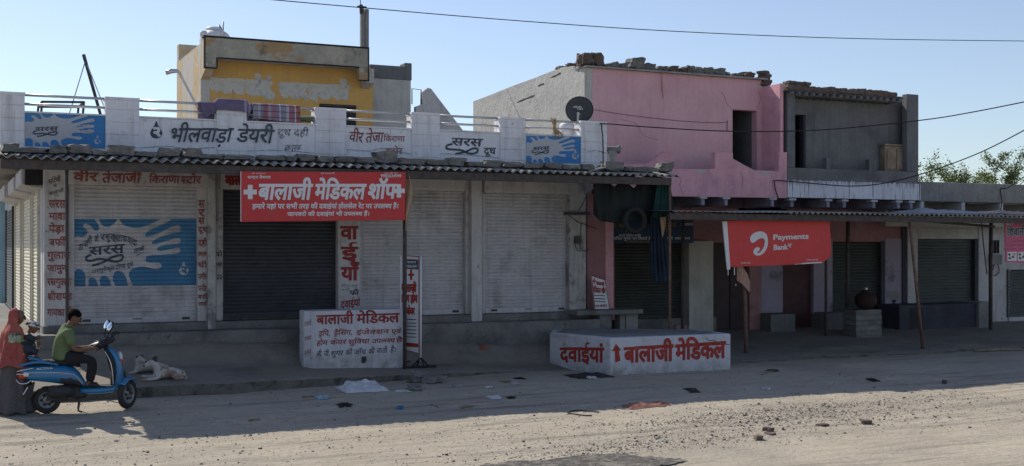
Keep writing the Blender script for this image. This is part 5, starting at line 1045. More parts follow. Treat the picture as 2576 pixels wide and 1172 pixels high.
# meter box on the pier
mx = thing('electric_meter', 'small dark electric meter with loose wires on the dirty white pier', 'electric meter', PY(1457, 612, YF-.05))
bx('case', M['iron'], mx, fx(1442, YF), fx(1456, YF), YF-.12, YF-.022, fz(1450, 612, YF), fz(1450, 594, YF), .01); bx('breaker', M['concrete'], mx, fx(1456, YF), fx(1463, YF), YF-.09, YF-.022, fz(1450, 628, YF), fz(1450, 610, YF), .008)
bx('bracket_bar', M['iron'], mx, fx(1418, YF-.1), fx(1482, YF-.1), YF-.14, YF-.08, fz(1450, 541, YF), fz(1450, 533, YF), .005)
for q in ([(1448, 600), (1446, 615), (1452, 628), (1460, 632)], [(1462, 560), (1460, 580), (1459, 600)], [(1430, 540), (1450, 556), (1475, 566), (1500, 575)], [(1463, 625), (1472, 632), (1480, 625)], [(1455, 530), (1464, 515), (1474, 495)]): MB().tube(sag([PY(u, v, YF-.07) for u, v in q]), .008, 5).build('wire', M['black'], mx)
# pot of water on a brick pillar
Ym = 23.0
mp_ = thing('brick_pillar', 'short grey brick pillar carrying a clay water pot', 'pillar', (fx(2186, Ym), Ym, .2)); x0, x1 = fx(2153, Ym), fx(2219, Ym); za, zb = .12, fz(2186, 779, Ym); n = 6
for k in range(n): MB().box(x0+.012*(k % 2), x1-.02*((k*7) % 3)/2, Ym+.006*(k % 2), Ym+.5, lerp(za, zb, k/n)+.004, lerp(za, zb, (k+1)/n)-.004).build('brick_course', M['step'], mp_, bevel=.012)
bx('core', M['cementdark'], mp_, x0+.03, x1-.04, Ym+.02, Ym+.48, za, zb-.006, 0)
M['clay'] = mat('dark_clay', (.042, .022, .019), rough=.8, var=.2, bump=.1)
pot = thing('clay_pot', 'round dark clay water pot standing on the brick pillar', 'pot', (fx(2177, Ym+.22), Ym+.22, zb)); pt_ = wloc(pot)
MB().lathe([(.06, 0), (.16, .03), (.25, .12), (.275, .22), (.25, .33), (.17, .41), (.11, .43), (.1, .46), (.14, .48)], pt_, 28).build('body', M['clay'], pot, smooth=True)
tum = MB().lathe([(.02, 0), (.05, .005), (.05, .03), (.045, .075), (.03, .08)], pt_+Vector((0, 0, .475)), 16); tag(tum.build('steel_cup', M['steel'], at=pt_+Vector((0, 0, .475)), smooth=True), 'small shiny steel cup turned over on the mouth of the clay pot', 'cup')
# pink banner at the far right
Yz = 21.3
M['magenta'] = mat('magenta_flex_print', (.5, .1, .19), rough=.5, var=.1, sc=1.5, bump=.1)
fb = thing('pink_banner', 'pink printed banner with blue lettering and small pictures under the dark awning', 'banner', PY(2570, 606, Yz))
pz = board(fb, [(2526, 553), (2640, 549), (2640, 664), (2529, 659)], Yz, .02, M['magenta'])
text('िशवानी', (2532, 2577, 575, 593, 574, 592), W, pz, Y=Yz, bold=.06, off=.003); text('िशवानी', (2532, 2577, 575, 593, 574, 592), M['navy'], pz, Y=Yz, bold=.03, off=.008); text('स~टूिडयो', (2586, 2630, 574, 592), W, pz, Y=Yz, bold=.04)
text('कृष%णा', (2530, 2550, 561, 565), W, pz, Y=Yz)
for v in (607, 617, 627): brush([(2542-(v-607), v), (2570, v-1), (2630, v-2)], 1.6, M['brownred'], pz, Y=Yz, name='small_print')
for a, b3 in ((2533, 2556), (2559, 2584), (2588, 2612)):
    f = decal([(a, 634), (b3, 633), (b3, 656), (a, 656)], W, pz, Y=Yz, off=.003, name='picture')
    for k, (dx, dy, m) in enumerate(((5, 6, 'teal'), (14, 12, 'teal'), (6, 15, 'navy'), (17, 5, 'straw'))): decal([(a+dx-4, 634+dy), (a+dx, 634+dy-4), (a+dx+4, 634+dy+1), (a+dx, 634+dy+4)], M[m], f, Y=Yz, off=.006, name='print')
em = thing('electric_meter', 'grey electric meter with dangling wires on the white wall of the low house', 'electric meter', PY(2505, 650, YG-.05))
bx('case', M['concrete'], em, fx(2492, YG-.1), fx(2516, YG-.1), YG-.16, YG-.03, fz(2500, 665, YG), fz(2500, 640, YG), .01)
for q in ([(2500, 665), (2496, 680), (2488, 686)], [(2510, 665), (2512, 685), (2500, 694)]): MB().tube(sag([PY(u, v, YG-.08) for u, v in q]), .012, 5).build('wire', M['black'], em)
tag(MB().tube(sag([PY(2468, 560, 23.4), PY(2472, 600, 23.3), PY(2476, 640, 23.3), PY(2482, 690, 23.3)]), .014, 5).build('loose_wire', M['black'], at=PY(2468, 560, 23.4)), 'loose black wire dangling beside the thick awning post near the low house', 'wire')
# ------------------------------------------------------------------ scooter (local frame: x forward, z up, the side towards the road is -y)
def paint(name, col, rough=.3, **k): 
    m = mat(name, col, rough=rough, var=.06, sc=3, bump=.02, spec=.5, layers=(blot((.2, .18, .15), .35, .56, .75, 4),), **k); m.node_tree.nodes['Principled BSDF'].inputs['Coat Weight'].default_value = .5; return m
M['scoot'] = paint('metallic_azure_paint', (.015, .155, .34), .32); M['plastic'] = mat('dark_grey_plastic', (.028, .029, .032), rough=.6, var=.2, sc=6, bump=.08, layers=(blot((.1, .09, .08), .5, .55, .7, 5),))
M['seat'] = mat('black_seat_vinyl', (.02, .02, .021), rough=.5, var=.2, bump=.1); M['chrome'] = mat('worn_chrome', (.6, .6, .6), rough=.22, var=.1, metallic=.9, bump=.02)
M['alloy'] = mat('grey_wheel_steel', (.22, .22, .22), rough=.5, var=.25, metallic=.5, bump=.05); M['lampred'] = mat('red_lamp_plastic', (.4, .07, .03), rough=.25, var=.1, bump=0); M['mirror'] = mat('mirror_glass', (.8, .85, .9), rough=.04, var=.02, metallic=1, bump=0)
def loft(mb, st, n=16, ex=2.6, mi=0, axis='x'):
    """stations (x, z0, z1, half width[, y]) with rounded sections"""
    vs = []
    for s_ in st:
        x, z0, z1, hw = s_[:4]; yc = s_[4] if len(s_) > 4 else 0
        for j in range(n):
            a = 2*PI*j/n; c, d = math.cos(a), math.sin(a); q = (abs(c)**ex+abs(d)**ex)**(-1/ex)
            y = yc+hw*c*q; z = (z0+z1)/2+(z1-z0)/2*d*q
            vs.append((x, y, z) if axis == 'x' else (z, y, x))
    k = len(st)
    return mb.add(vs, [(i*n+j, i*n+(j+1) % n, (i+1)*n+(j+1) % n, (i+1)*n+j) for i in range(k-1) for j in range(n)]+[list(range(n))[::-1], list(range((k-1)*n, k*n))], mi)
r0, r1 = PG(118, 1040), PG(334, 1027)
hd = math.atan2(r1.y-r0.y, r1.x-r0.x)
sc_ = thing('scooter', 'dusty blue motor scooter parked at the roadside with a man sitting on it', 'scooter', (r0.x, r0.y, r0.z), (0, -(r1.z-r0.z)/1.26, hd)); sc_.scale = (.94, .96, .97)
def part(mb, name, m, parent=None, smooth=True, **k): return mb.build(name, m, parent or sc_, smooth=smooth, local=True, **k)
def wheel(x, z, R, steer=0.0):
    w = MB(); rot = Euler((0, 0, steer)).to_matrix(); n1, n2 = 36, 10; rr = .052; vs = []; c = Vector((x, 0, z))
    for i in range(n1):
        for j in range(n2):
            a, b3 = 2*PI*i/n1, 2*PI*j/n2; vs.append(c+rot@Vector(((R-rr+rr*math.cos(b3))*math.cos(a), rr*.95*math.sin(b3), (R-rr+rr*math.cos(b3))*math.sin(a))))
    w.add(vs, [(i*n2+j, ((i+1) % n1)*n2+j, ((i+1) % n1)*n2+(j+1) % n2, i*n2+(j+1) % n2) for i in range(n1) for j in range(n2)])
    o = part(w, 'wheel', M['rubber'])
    rm = MB(); prof = [(.02, -.05), (.06, -.05), (.065, -.03), (R-.11, -.012), (R-.095, -.035), (R-.085, -.035), (R-.085, .035), (.05, .035)]
    vs = []; n = 28
    for r_, h in prof:
        for j in range(n): a = 2*PI*j/n; vs.append(c+rot@Vector((r_*math.cos(a), h, r_*math.sin(a))))
    rm.add(vs, [(i*n+j, i*n+(j+1) % n, (i+1)*n+(j+1) % n, (i+1)*n+j) for i in range(len(prof)-1) for j in range(n)])
    for j in range(6):
        a = 2*PI*j/6; p = c+rot@Vector((.078*math.cos(a), -.036, .078*math.sin(a))); rm.ell(p, (.021, .014, .021), n=8, mi=1)
    part(rm, 'rim', [M['alloy'], M['black']], o)
    return o
wheel(0.0, .215, .215); wheel(1.235, .24, .24, .85)
b = MB(); loft(b, [(-.40, .66, .70, .03), (-.36, .58, .735, .085), (-.25, .53, .765, .13), (-.08, .50, .775, .165), (.1, .475, .77, .185), (.28, .44, .755, .18), (.4, .41, .72, .155), (.5, .385, .62, .12), (.57, .37, .5, .1), (.62, .36, .42, .09)], 20); body = part(b, 'body_panel', M['scoot'])
b = MB(); b.tube(sag([(-.32, -.128, .66), (-.1, -.168, .655), (.15, -.19, .645), (.36, -.172, .615), (.46, -.14, .53), (.54, -.115, .43)]), .008, 6); part(b, 'chrome_trim', M['chrome'], body)
b = MB(); loft(b, [(.2, .47, .60, .186), (.34, .43, .6, .176), (.46, .4, .54, .142), (.54, .385, .46, .115)], 14); part(b, 'dark_insert', M['plastic'], body)
b = MB(); loft(b, [(-.27, .755, .80, .09), (-.2, .76, .83, .125), (0, .765, .845, .145), (.2, .755, .835, .15), (.36, .735, .815, .135), (.47, .7, .79, .1), (.51, .7, .75, .05)], 18); part(b, 'seat', M['seat'])
b = MB()
for s in (-1, 1): b.tube(sag([(.16, s*.17, .765), (.02, s*.185, .80), (-.15, s*.175, .82), (-.3, s*.14, .80), (-.41, s*.06, .765), (-.425, 0, .76)]), [.02]*4+[.026]*22, 8, flat=.75)
b.tube(sag([(-.05, -.15, .82), (-.18, -.1, .865), (-.28, 0, .885), (-.18, .1, .865), (-.05, .15, .82)]), .022, 8); part(b, 'grab_rail', M['scoot'])
b = MB(); loft(b, [(.5, .30, .375, .13), (.62, .275, .385, .165), (.85, .27, .385, .17), (1.0, .285, .39, .16), (1.06, .33, .42, .12)], 16, 4); fb_ = part(b, 'floorboard', M['scoot'])
b = MB().box(.56, 1.0, -.155, .155, .388, .394); part(b, 'floor_mat', M['rubber'], fb_, smooth=False)
b = MB(); loft(b, [(.33, 1.0, 1.09, .11), (.45, 1.02, 1.15, .165), (.6, 1.03, 1.175, .2), (.75, 1.015, 1.15, .2), (.86, .985, 1.10, .19), (.95, .93, 1.04, .16), (1.0, .90, .98, .11)], 20, 3, axis='z'); ap = part(b, 'leg_shield', M['scoot'])
b = MB(); loft(b, [(.385, .975, 1.03, .1), (.6, .985, 1.05, .165), (.8, .965, 1.03, .17), (.93, .905, .96, .14), (.985, .88, .93, .09)], 16, 3, axis='z'); part(b, 'inner_panel', M['plastic'], ap)
b = MB(); b.tube(sag([(1.0, -.17, .40), (.985, -.19, .62), (.945, -.188, .8), (.87, -.15, .95)]), .008, 6); part(b, 'shield_edge', M['chrome'], ap)
b = MB(); b.ell((1.12, 0, .83), (.05, .12, .09)); part(b, 'front_lamp', M['flexwhite'], ap)
for s in (-1, 1): b = MB(); b.ell((1.12, s*.15, .76), (.04, .035, .05)); part(b, 'indicator', M['lampred'], ap)
b = MB(); vs = []; rot = Euler((0, 0, .85)).to_matrix(); n1, n2 = 12, 8
for i in range(n1+1):
    a = math.radians(lerp(25, 140, i/n1))
    for j in range(n2+1):
        t = lerp(-1, 1, j/n2); R = .275-.045*t*t; vs.append(Vector((1.235, 0, .24))+rot@Vector((R*math.cos(a), .085*t, R*math.sin(a))))
b.add(vs, [(i*(n2+1)+j, i*(n2+1)+j+1, (i+1)*(n2+1)+j+1, (i+1)*(n2+1)+j) for i in range(n1) for j in range(n2)]); part(b, 'front_fender', M['scoot'], solid=.008)
b = MB()
for s in (-1, 1): o_ = rot@Vector((0, s*.075, 0)); b.tube([Vector((1.235, 0, .24))+o_, Vector((1.13, 0, .62))+o_*.8], .022, 8)
part(b, 'fork', M['iron'])
b = MB(); b.tube([(1.02, 0, .6), (.9, 0, 1.02)], .04, 10); loft(b, [(.66, 1.0, 1.02, .05), (.72, .99, 1.06, .12), (.82, 1.0, 1.12, .14), (.92, 1.03, 1.17, .13), (1.0, 1.06, 1.17, .1), (1.04, 1.09, 1.14, .05)], 16); cw = part(b, 'handlebar_cowl', M['plastic'])
b = MB(); loft(b, [(.66, 1.03, 1.045, .06), (.76, 1.05, 1.085, .1), (.88, 1.105, 1.15, .1), (.97, 1.15, 1.178, .07)], 12); part(b, 'instrument_panel', M['alloy'], cw)
for s in (-1, 1):
    b = MB(); b.tube([(.88, s*.08, 1.09), (.84, s*.24, 1.08), (.78, s*.36, 1.06)], [.018, .016, .02], 8); g_ = part(b, 'handgrip', M['rubber'], cw)
    b = MB(); b.tube(sag([(.89, s*.2, 1.1), (.93, s*.3, 1.12), (.9, s*.4, 1.12)]), .008, 6); part(b, 'brake_lever', M['black'], g_)
    b = MB(); b.tube(sag([(.9, s*.16, 1.12), (.915, s*.22, 1.2), (.93, s*.25, 1.27)]), .008, 6); mm = MB()
    mi_ = part(b, 'mirror', M['black'])
    c = Vector((.945, s*.255, 1.335)); Rm = Euler((0, math.radians(28), s*.35)).to_matrix(); vs = []
    b = MB(); b.ell(c+Vector((.012, 0, 0)), (.026, .06, .088), (0, math.radians(24), .55)); part(b, 'mirror_shell', M['black'], mi_)
    b = MB(); b.ell(c-Vector((.006, .008, 0)), (.018, .052, .078), (0, math.radians(24), .55)); part(b, 'mirror_glass', M['mirror'], mi_)
b = MB()
for k in range(3): b.tube(sag([(.95, .05*k-.05, 1.1), (1.06, .06*k-.06, 1.2+.02*k), (1.12, .1*k-.1, 1.24-.03*k)]), .007, 5)
part(b, 'brake_cable', M['black'], cw)
b = MB(); loft(b, [(.02, .27, .44, .03, -.14), (.08, .25, .45, .055, -.15), (.3, .27, .43, .055, -.15), (.42, .28, .38, .035, -.13)], 14, 3); part(b, 'silencer', M['plastic'])
b = MB(); loft(b, [(-.06, .16, .3, .06, .02), (.1, .15, .42, .1, .03), (.3, .17, .44, .11, .02), (.5, .2, .4, .09), (.62, .25, .33, .06)], 14, 3); b.tube(sag([(.3, -.12, .24), (.45, -.1, .2), (.6, -.05, .22)]), .025, 8); part(b, 'engine', M['iron'])
b = MB(); b.tube([(.5, -.1, .22), (.46, -.16, .03), (.52, -.17, .01)], .014, 6).tube([(.5, .1, .22), (.48, .14, .03)], .014, 6); part(b, 'stand', M['iron'])
b = MB(); loft(b, [(-.43, .56, .66, .05), (-.38, .55, .68, .09), (-.3, .56, .68, .12)], 14); tl = part(b, 'tail_lamp', M['lampred'])
b = MB(); b.tube(sag([(-.44, -.06, .68), (-.36, -.125, .705), (-.2, -.15, .73)]), .011, 6).tube(sag([(-.46, -.05, .56), (-.4, -.11, .5), (-.3, -.13, .5), (-.24, -.12, .54)]), .011, 6).tube(sag([(-.45, -.07, .64), (-.3, -.14, .64)]), .01, 6); part(b, 'crash_guard', M['chrome'])
b = MB(); b.obox((-.31, -.13, .635), (.08, .03, .06), (0, .1, 0)); part(b, 'rear_indicator', M['flexwhite'], tl, bevel=.008)
b = MB(); b.obox((-.32, -.02, .38), (.012, .2, .13), (0, .55, 0)); part(b, 'number_plate', M['flexwhite'], smooth=False)
b = MB().prism([(-.28, -.1, .45), (-.18, -.1, .5), (-.22, -.1, .3), (-.36, -.1, .2), (-.38, -.1, .24)], (0, .2, 0)); part(b, 'mudguard', M['plastic'], smooth=False)
# the name painted on the side panel
pcs, Wd = layout('ACTIVA', .02); b = MB()
for vs, fs in pcs: b.add([(-.16+.24*x/Wd, -.181-.012*math.sin(PI*x/Wd)*1.0, .705+.03*y/.69) for x, y in vs], fs)
part(b, 'lettering', M['flexwhite'], body, smooth=False)

# ------------------------------------------------------------------ people and dogs: one continuous skinned surface each
def skin(name, chains, m, parent, sub=1, extra=None):
    """chains: lists of (x, y, z, r[, r2]); a chain whose first point repeats an earlier point is joined to it"""
    V, E, R, idx, roots = [], [], [], {}, []
    for ch in chains:
        prev = None
        for p in ch:
            k = (round(p[0], 4), round(p[1], 4), round(p[2], 4))
            if k in idx and (prev is None): i = idx[k]
            else:
                i = len(V); V.append(k); R.append((p[3], p[4] if len(p) > 4 else p[3])); idx[k] = i
                if prev is None: roots.append(i)
            if prev is not None: E.append((prev, i))
            prev = i
    me = bpy.data.meshes.new(name); me.from_pydata(V, E, []); ob = bpy.data.objects.new(name, me); COL.objects.link(ob)
    md = ob.modifiers.new('skin', 'SKIN'); md.use_smooth_shade = True; md.branch_smoothing = .6
    for i, d in enumerate(me.skin_vertices[0].data): d.radius = R[i]; d.use_root = i in roots
    sb_ = ob.modifiers.new('sub', 'SUBSURF'); sb_.levels = sub; sb_.render_levels = sub
    dg = bpy.context.evaluated_depsgraph_get(); dg.update(); new = bpy.data.meshes.new_from_object(ob.evaluated_get(dg)); bpy.data.objects.remove(ob)
    mats = m if isinstance(m, (list, tuple)) else [m]
    mb = MB(); mb.add([v.co[:] for v in new.vertices], [list(p.vertices) for p in new.polygons]); bpy.data.meshes.remove(new)
    if extra: extra(mb)
    return mb.build(name, mats, parent, smooth=True, local=True)
M['skin'] = mat('brown_skin', (.16, .085, .055), rough=.55, var=.1, sc=6, bump=.05); M['hair'] = mat('black_hair', (.007, .006, .006), rough=.95, spec=.05, var=.3, sc=20, bump=.4, bsc=90)
M['shirt'] = mat('olive_green_shirt', (.125, .165, .08), rough=.9, var=.12, sc=4, bump=.25, bsc=12, bd=.03); M['trouser'] = mat('black_trousers', (.018, .018, .021), rough=.9, var=.2, sc=5, bump=.25, bsc=12)
def hand(chains, w, d, up, s=1.0, curl=.5, side=1):
    """a palm and five fingers from wrist w along d; up is the back of the hand"""
    d = Vector(d).normalized(); u = Vector(up); u = (u-d*u.dot(d)).normalized(); l = d.cross(u)*side; w = Vector(w)
    P = lambda a, b3, c: w+(d*a+l*b3+u*c)*s
    chains.append([(*w, .026*s, .022*s), (*P(.05, 0, 0), .038*s, .018*s), (*P(.088, 0, -.004), .036*s, .014*s)])
    for i, (o_, L_) in enumerate(((-.03, .068), (-.01, .08), (.011, .075), (.03, .058))):
        c = curl*(1+.12*i); a = P(.075, o_, 0); q = [a]
        for k in range(3): th = c*(k+1); q.append(q[-1]+(d*math.cos(th)-u*math.sin(th))*L_*s*(.45 if k == 0 else .3))
        chains.append([(*p, (.0095-.001*k)*s) for k, p in enumerate(q)])
    chains.append([(*P(.02, -.03, -.004), .013*s), (*P(.045, -.05, -.014), .0105*s), (*P(.072, -.05, -.028), .0085*s)])
def skull(c, fw, up, s=1.0, grow=1.0, hair=False, n=22):
    f = Vector(fw).normalized(); u = Vector(up); u = (u-f*u.dot(f)).normalized(); l = f.cross(u); vs, keep = [], []; m = 16
    for i in range(m+1):
        a = PI*i/m-PI/2
        for j in range(n):
            b = 2*PI*j/n; x, y, z = math.cos(a)*math.cos(b), math.cos(a)*math.sin(b), math.sin(a)
            X, Y, Z = .098*x-.004, .078*y, .112*z
            if z < 0:                                   # jaw and chin: narrower, drawn forward
                X = X*(1+.25*z)+.022*(-z); Y *= 1+.38*z; Z *= 1.05
                if x < 0: X *= 1+.35*z
            if x > .6: X -= .012*(x-.6)*2
            vs.append(Vector(c)+(f*X+l*Y+u*Z)*s*grow); keep.append(z > lerp(-.75, .4, .5+.5*x)+(.12 if abs(y) > .75 and z < .3 else 0))
    fs = [(i*n+j, i*n+(j+1) % n, (i+1)*n+(j+1) % n, (i+1)*n+j) for i in range(m) for j in range(n)]
    if hair: fs = [q for q in fs if all(keep[k] for k in q)]
    return vs, fs
def face(mb, c, fw, up, s=1.0, mi_eye=1):
    f = Vector(fw).normalized(); u = Vector(up); u = (u-f*u.dot(f)).normalized(); l = f.cross(u); P = lambda a, b3, z: Vector(c)+(f*a+l*b3+u*z)*s
    mb.add(*skull(c, fw, up, s))
    mb.ell(P(.101, 0, -.026), (.02*s, .017*s, .014*s), n=8); mb.ell(P(.094, 0, -.004), (.014*s, .011*s, .03*s), n=8)
    for q in (-1, 1):
        mb.ell(P(.08, q*.034, .006), (.012*s, .015*s, .008*s), n=8, mi=mi_eye); mb.ell(P(.083, q*.034, .026), (.011*s, .022*s, .006*s), n=8, mi=mi_eye)
        mb.ell(P(-.004, q*.078, -.012), (.02*s, .012*s, .03*s), n=8)
    mb.ell(P(.083, 0, -.062), (.012*s, .024*s, .006*s), n=8, mi=2)
M['lip'] = mat('dark_lips', (.13, .05, .045), rough=.5, var=.05, bump=0)
def root_like(name, label, cat):
    o = thing(name, label, cat, sc_.location, sc_.rotation_euler); o.scale = sc_.scale; return o
man = root_like('person', 'man in olive green shirt and black trousers sitting on the blue scooter, looking down', 'person')
Hc = Vector((.435, 0, 1.475))
ch = [[(.25, 0, .88, .09, .09), (.235, 0, 1.0, .1, .1), (.26, 0, 1.14, .1, .11), (.305, 0, 1.27, .08, .11), (.34, 0, 1.34, .06, .07), (.375, 0, 1.39, .06, .062), (.415, 0, 1.45, .06, .058)]]
hands_m = []
for s in (-1, 1):
    ch.append([(.305, 0, 1.27, .08, .11), (.33, s*.17, 1.265, .042), (.355, s*.21, 1.14, .048), (.40, s*.22, 1.0, .042), (.52, s*.2, .98, .036), (.66, s*.16, 1.0, .027)])
    ch.append([(.25, 0, .88, .09, .09), (.3, s*.1, .86, .05), (.5, s*.14, .85, .05), (.68, s*.15, .82, .05), (.675, s*.14, .64, .042), (.645, s*.13, .48, .034), (.62, s*.13, .43, .035), (.72, s*.14, .418, .032), (.79, s*.145, .412, .02)])
    hand(ch, (.66, s*.16, 1.0), (1, -s*.25, .1), (0, 0, 1), 1.0, .55, s)
skin('body', ch, [M['skin'], M['black'], M['lip']], man, 1, lambda mb: face(mb, Hc, (1, 0, -.45), (.42, 0, 1), 1.05))
b = MB(); hv = skull(Hc+Vector((-.012, 0, .012)), (1, 0, -.45), (.42, 0, 1), 1.03, 1.09, True)
b.add([v+Vector((mnoise.noise(v*26), mnoise.noise(v*25+Vector((5, 0, 0))), mnoise.noise(v*27)))*.012 for v in hv[0]], hv[1])
b.build('hair', M['hair'], man, smooth=True, local=True, solid=.012)
sh_ = [[(.25, 0, .80, .19, .185), (.235, 0, .92, .165, .175), (.245, 0, 1.1, .155, .19), (.29, 0, 1.25, .145, .2), (.325, 0, 1.33, .1, .13), (.352, 0, 1.37, .078, .085)]]
for s in (-1, 1): sh_.append([(.29, 0, 1.25, .145, .2), (.325, s*.185, 1.265, .1), (.352, s*.215, 1.15, .082), (.375, s*.222, 1.06, .08)])
shirt = skin('shirt', sh_, M['shirt'], man, 2)
b = MB(); b.tube([Vector((.355, 0, 1.36))+Vector((.07*math.cos(t), .075*math.sin(t), .012*math.sin(t*1)-.02*math.cos(t))) for t in [2*PI*k/14 for k in range(15)]], .014, 6, cap=False); b.build('collar', M['shirt'], shirt, smooth=True, local=True)
tr_ = [[(.2, 0, .88, .16, .17), (.3, 0, .87, .15, .17)]]
for s in (-1, 1): tr_.append([(.3, 0, .87, .15, .17), (.37, s*.12, .865, .125), (.52, s*.145, .855, .105), (.69, s*.15, .825, .08), (.69, s*.145, .7, .074), (.665, s*.135, .55, .066), (.645, s*.13, .46, .06)])
skin('trousers', tr_, M['trouser'], man, 2)
b = MB()
for s in (-1, 1): loft(b, [(.58, .395, .43, .035, s*.13), (.64, .395, .46, .045, s*.133), (.72, .395, .445, .05, s*.14), (.79, .395, .425, .04, s*.145)], 10)
b.build('sandals', M['plastic'], man, smooth=True, local=True)
b = MB(); b.tube([(.63+.0*k, -.155+.034*math.cos(k*PI/6), 1.0+.034*math.sin(k*PI/6)) for k in range(13)], .009, 6, cap=False); b.build('wristband', M['mustard'], man, local=True)
b = MB(); b.obox((.80, -.1, 1.005), (.07, .012, .13), (0, 1.2, 0)); ph_ = b.build('mobile_phone', M['black'], local=True, bevel=.006); ph_.location = sc_.location; ph_.rotation_euler = sc_.rotation_euler; ph_.scale = sc_.scale; tag(ph_, 'black mobile phone held in the hands of the man on the scooter', 'phone')

# woman in a red veil with a child on her arm
M['veil'] = mat('red_orange_veil', (.27, .065, .06), rough=.85, var=.15, sc=3, bump=.35, bsc=10, bd=.03, layers=(blot((.4, .12, .07), .7, .5, .66, 2.2), blot((.2, .03, .045), .7, .54, .66, 6), blot((.45, .3, .16), .7, .63, .66, 16)))
M['print'] = mat('printed_green_panel', (.3, .34, .24), rough=.85, var=.3, sc=9, bump=.1, layers=(blot((.03, .05, .05), .9, .5, .54, 9), blot((.1, .32, .08), .9, .56, .6, 11), blot((.6, .55, .4), .9, .6, .63, 13)))
M['skirt'] = mat('dark_grey_printed_skirt', (.085, .08, .084), rough=.95, var=.06, sc=3, bump=.06, bsc=40, layers=(blot((.19, .18, .17), .7, .6, .64, 55), blot((.05, .05, .055), .5, .58, .63, 40)))
M['navyknit'] = mat('navy_knit', (.03, .037, .055), rough=.95, var=.2, bump=.3); M['cap'] = mat('black_white_patterned_cap', (.5, .48, .46), rough=.95, var=.2, sc=10, bump=.3, layers=(dict(col=(.03, .03, .035), sc=11, lo=.5, hi=.54, amt=.95),))
wr = PG(40, 1037); wom = thing('person', 'woman in a red patterned veil and long dark grey skirt holding a small child', 'person', wr)
Hw = Vector((.035, 0, 1.44))
ch = [[(-.02, 0, .92, .13, .15), (-.03, 0, 1.05, .115, .14), (-.03, 0, 1.2, .1, .15), (-.015, 0, 1.28, .055, .07), (.005, 0, 1.34, .055, .055), (.03, 0, 1.42, .055, .055)],
      [(-.02, 0, .92, .13, .15), (-.02, -.09, .8, .1), (-.01, -.1, .45, .06), (0, -.1, .1, .04), (.1, -.1, .04, .03)], [(-.02, 0, .92, .13, .15), (-.02, .09, .8, .1), (-.01, .1, .45, .06), (0, .1, .1, .04), (.1, .1, .04, .03)],
      [(-.03, 0, 1.2, .1, .15), (-.01, -.16, 1.18, .055), (.02, -.19, 1.02, .045), (.16, -.16, .98, .036), (.27, -.1, 1.02, .026)], [(-.03, 0, 1.2, .1, .15), (-.01, .16, 1.18, .055), (.03, .19, 1.02, .045), (.16, .14, .92, .036), (.26, .06, .92, .026)]]
hand(ch, (.27, -.1, 1.02), (.8, .5, .2), (.2, -1, .2), .9, .5, 1); hand(ch, (.26, .06, .92), (.8, -.4, .1), (0, .3, -1), .9, .35, 1)
skin('body', ch, [M['skin'], M['black'], M['lip']], wom, 1, lambda mb: face(mb, Hw, (1, 0, -.12), (.1, 0, 1), .98))
b = MB()
def sk(s, t):
    a = 2*PI*s; z = lerp(.97, .015, t); r = lerp(.165, .275, t**1.1); f = 1+(.015+.085*t)*math.sin(a*9+1.6*math.sin(a*2+1)+.25*t)+.02*t*math.sin(a*17+2)
    return (-.02+r*1.02*f*math.cos(a), r*.92*f*math.sin(a), z+.012*t*math.sin(a*7))
b.grid(sk, 110, 22).build('skirt', M['skirt'], wom, smooth=True, local=True)
b = MB()
def vl(s, t):                                       # veil: open at the face, falling over the shoulders to the hips
    op = 88 if t < .34 else 88-(t-.34)*500; op = max(op, 40); a = math.radians(lerp(op, 360-op, s)); z, rx, ry = None, None, None
    kz = [(0, 1.575, .02, .015), (.06, 1.565, .07, .06), (.14, 1.52, .112, .098), (.24, 1.44, .128, .112), (.33, 1.36, .13, .115), (.40, 1.28, .15, .16), (.48, 1.2, .175, .225), (.62, 1.06, .19, .245), (.8, .88, .2, .23), (1, .7, .235, .24)]
    z = plin(t, [(q[0], q[1]) for q in kz]); rx = plin(t, [(q[0], q[2]) for q in kz]); ry = plin(t, [(q[0], q[3]) for q in kz])
    cx = plin(t, [(0, .015), (.3, .02), (.45, -.02), (1, -.02)]); aa = a if t < .42 else math.radians(lerp(lerp(48, 20, min(1, (t-.42)*4)), lerp(312, 340, min(1, (t-.42)*4)), s))
    f = 1+(.05*math.sin(aa*7+t*9+2*mnoise.noise((s*3, t*3, 5)))+.02*math.sin(aa*17-t*5))*min(1, t*1.6)+.06*mnoise.noise((s*7, t*5, 2))
    return (cx+rx*f*math.cos(aa), ry*f*math.sin(aa), z-.03*max(0, t-.7)*math.sin(aa*4)*3)
veil = b.grid(vl, 64, 44).build('veil', M['veil'], wom, smooth=True, local=True, solid=.006)
def pnl(s, t):
    q = Vector(vl(lerp(.70, .93, s), lerp(.475, .61, t))); return (q.x*1.02-.0, q.y*1.03-.004, q.z)
b = MB(); b.grid(pnl, 16, 10).build('printed_panel', M['print'], veil, smooth=True, local=True, solid=.004)
b = MB(); b.tube([(.268+.002*k, -.105+.03*math.cos(k*PI/5), 1.02+.03*math.sin(k*PI/5)) for k in range(11)], .007, 6, cap=False); b.build('bangle', M['flexwhite'], wom, local=True)
kid = thing('person', 'small child in a patterned black and white cap and navy top, held by the woman', 'person', (wr.x-.055, wr.y, wr.z))
Kc = Vector((.30, -.06, 1.285))
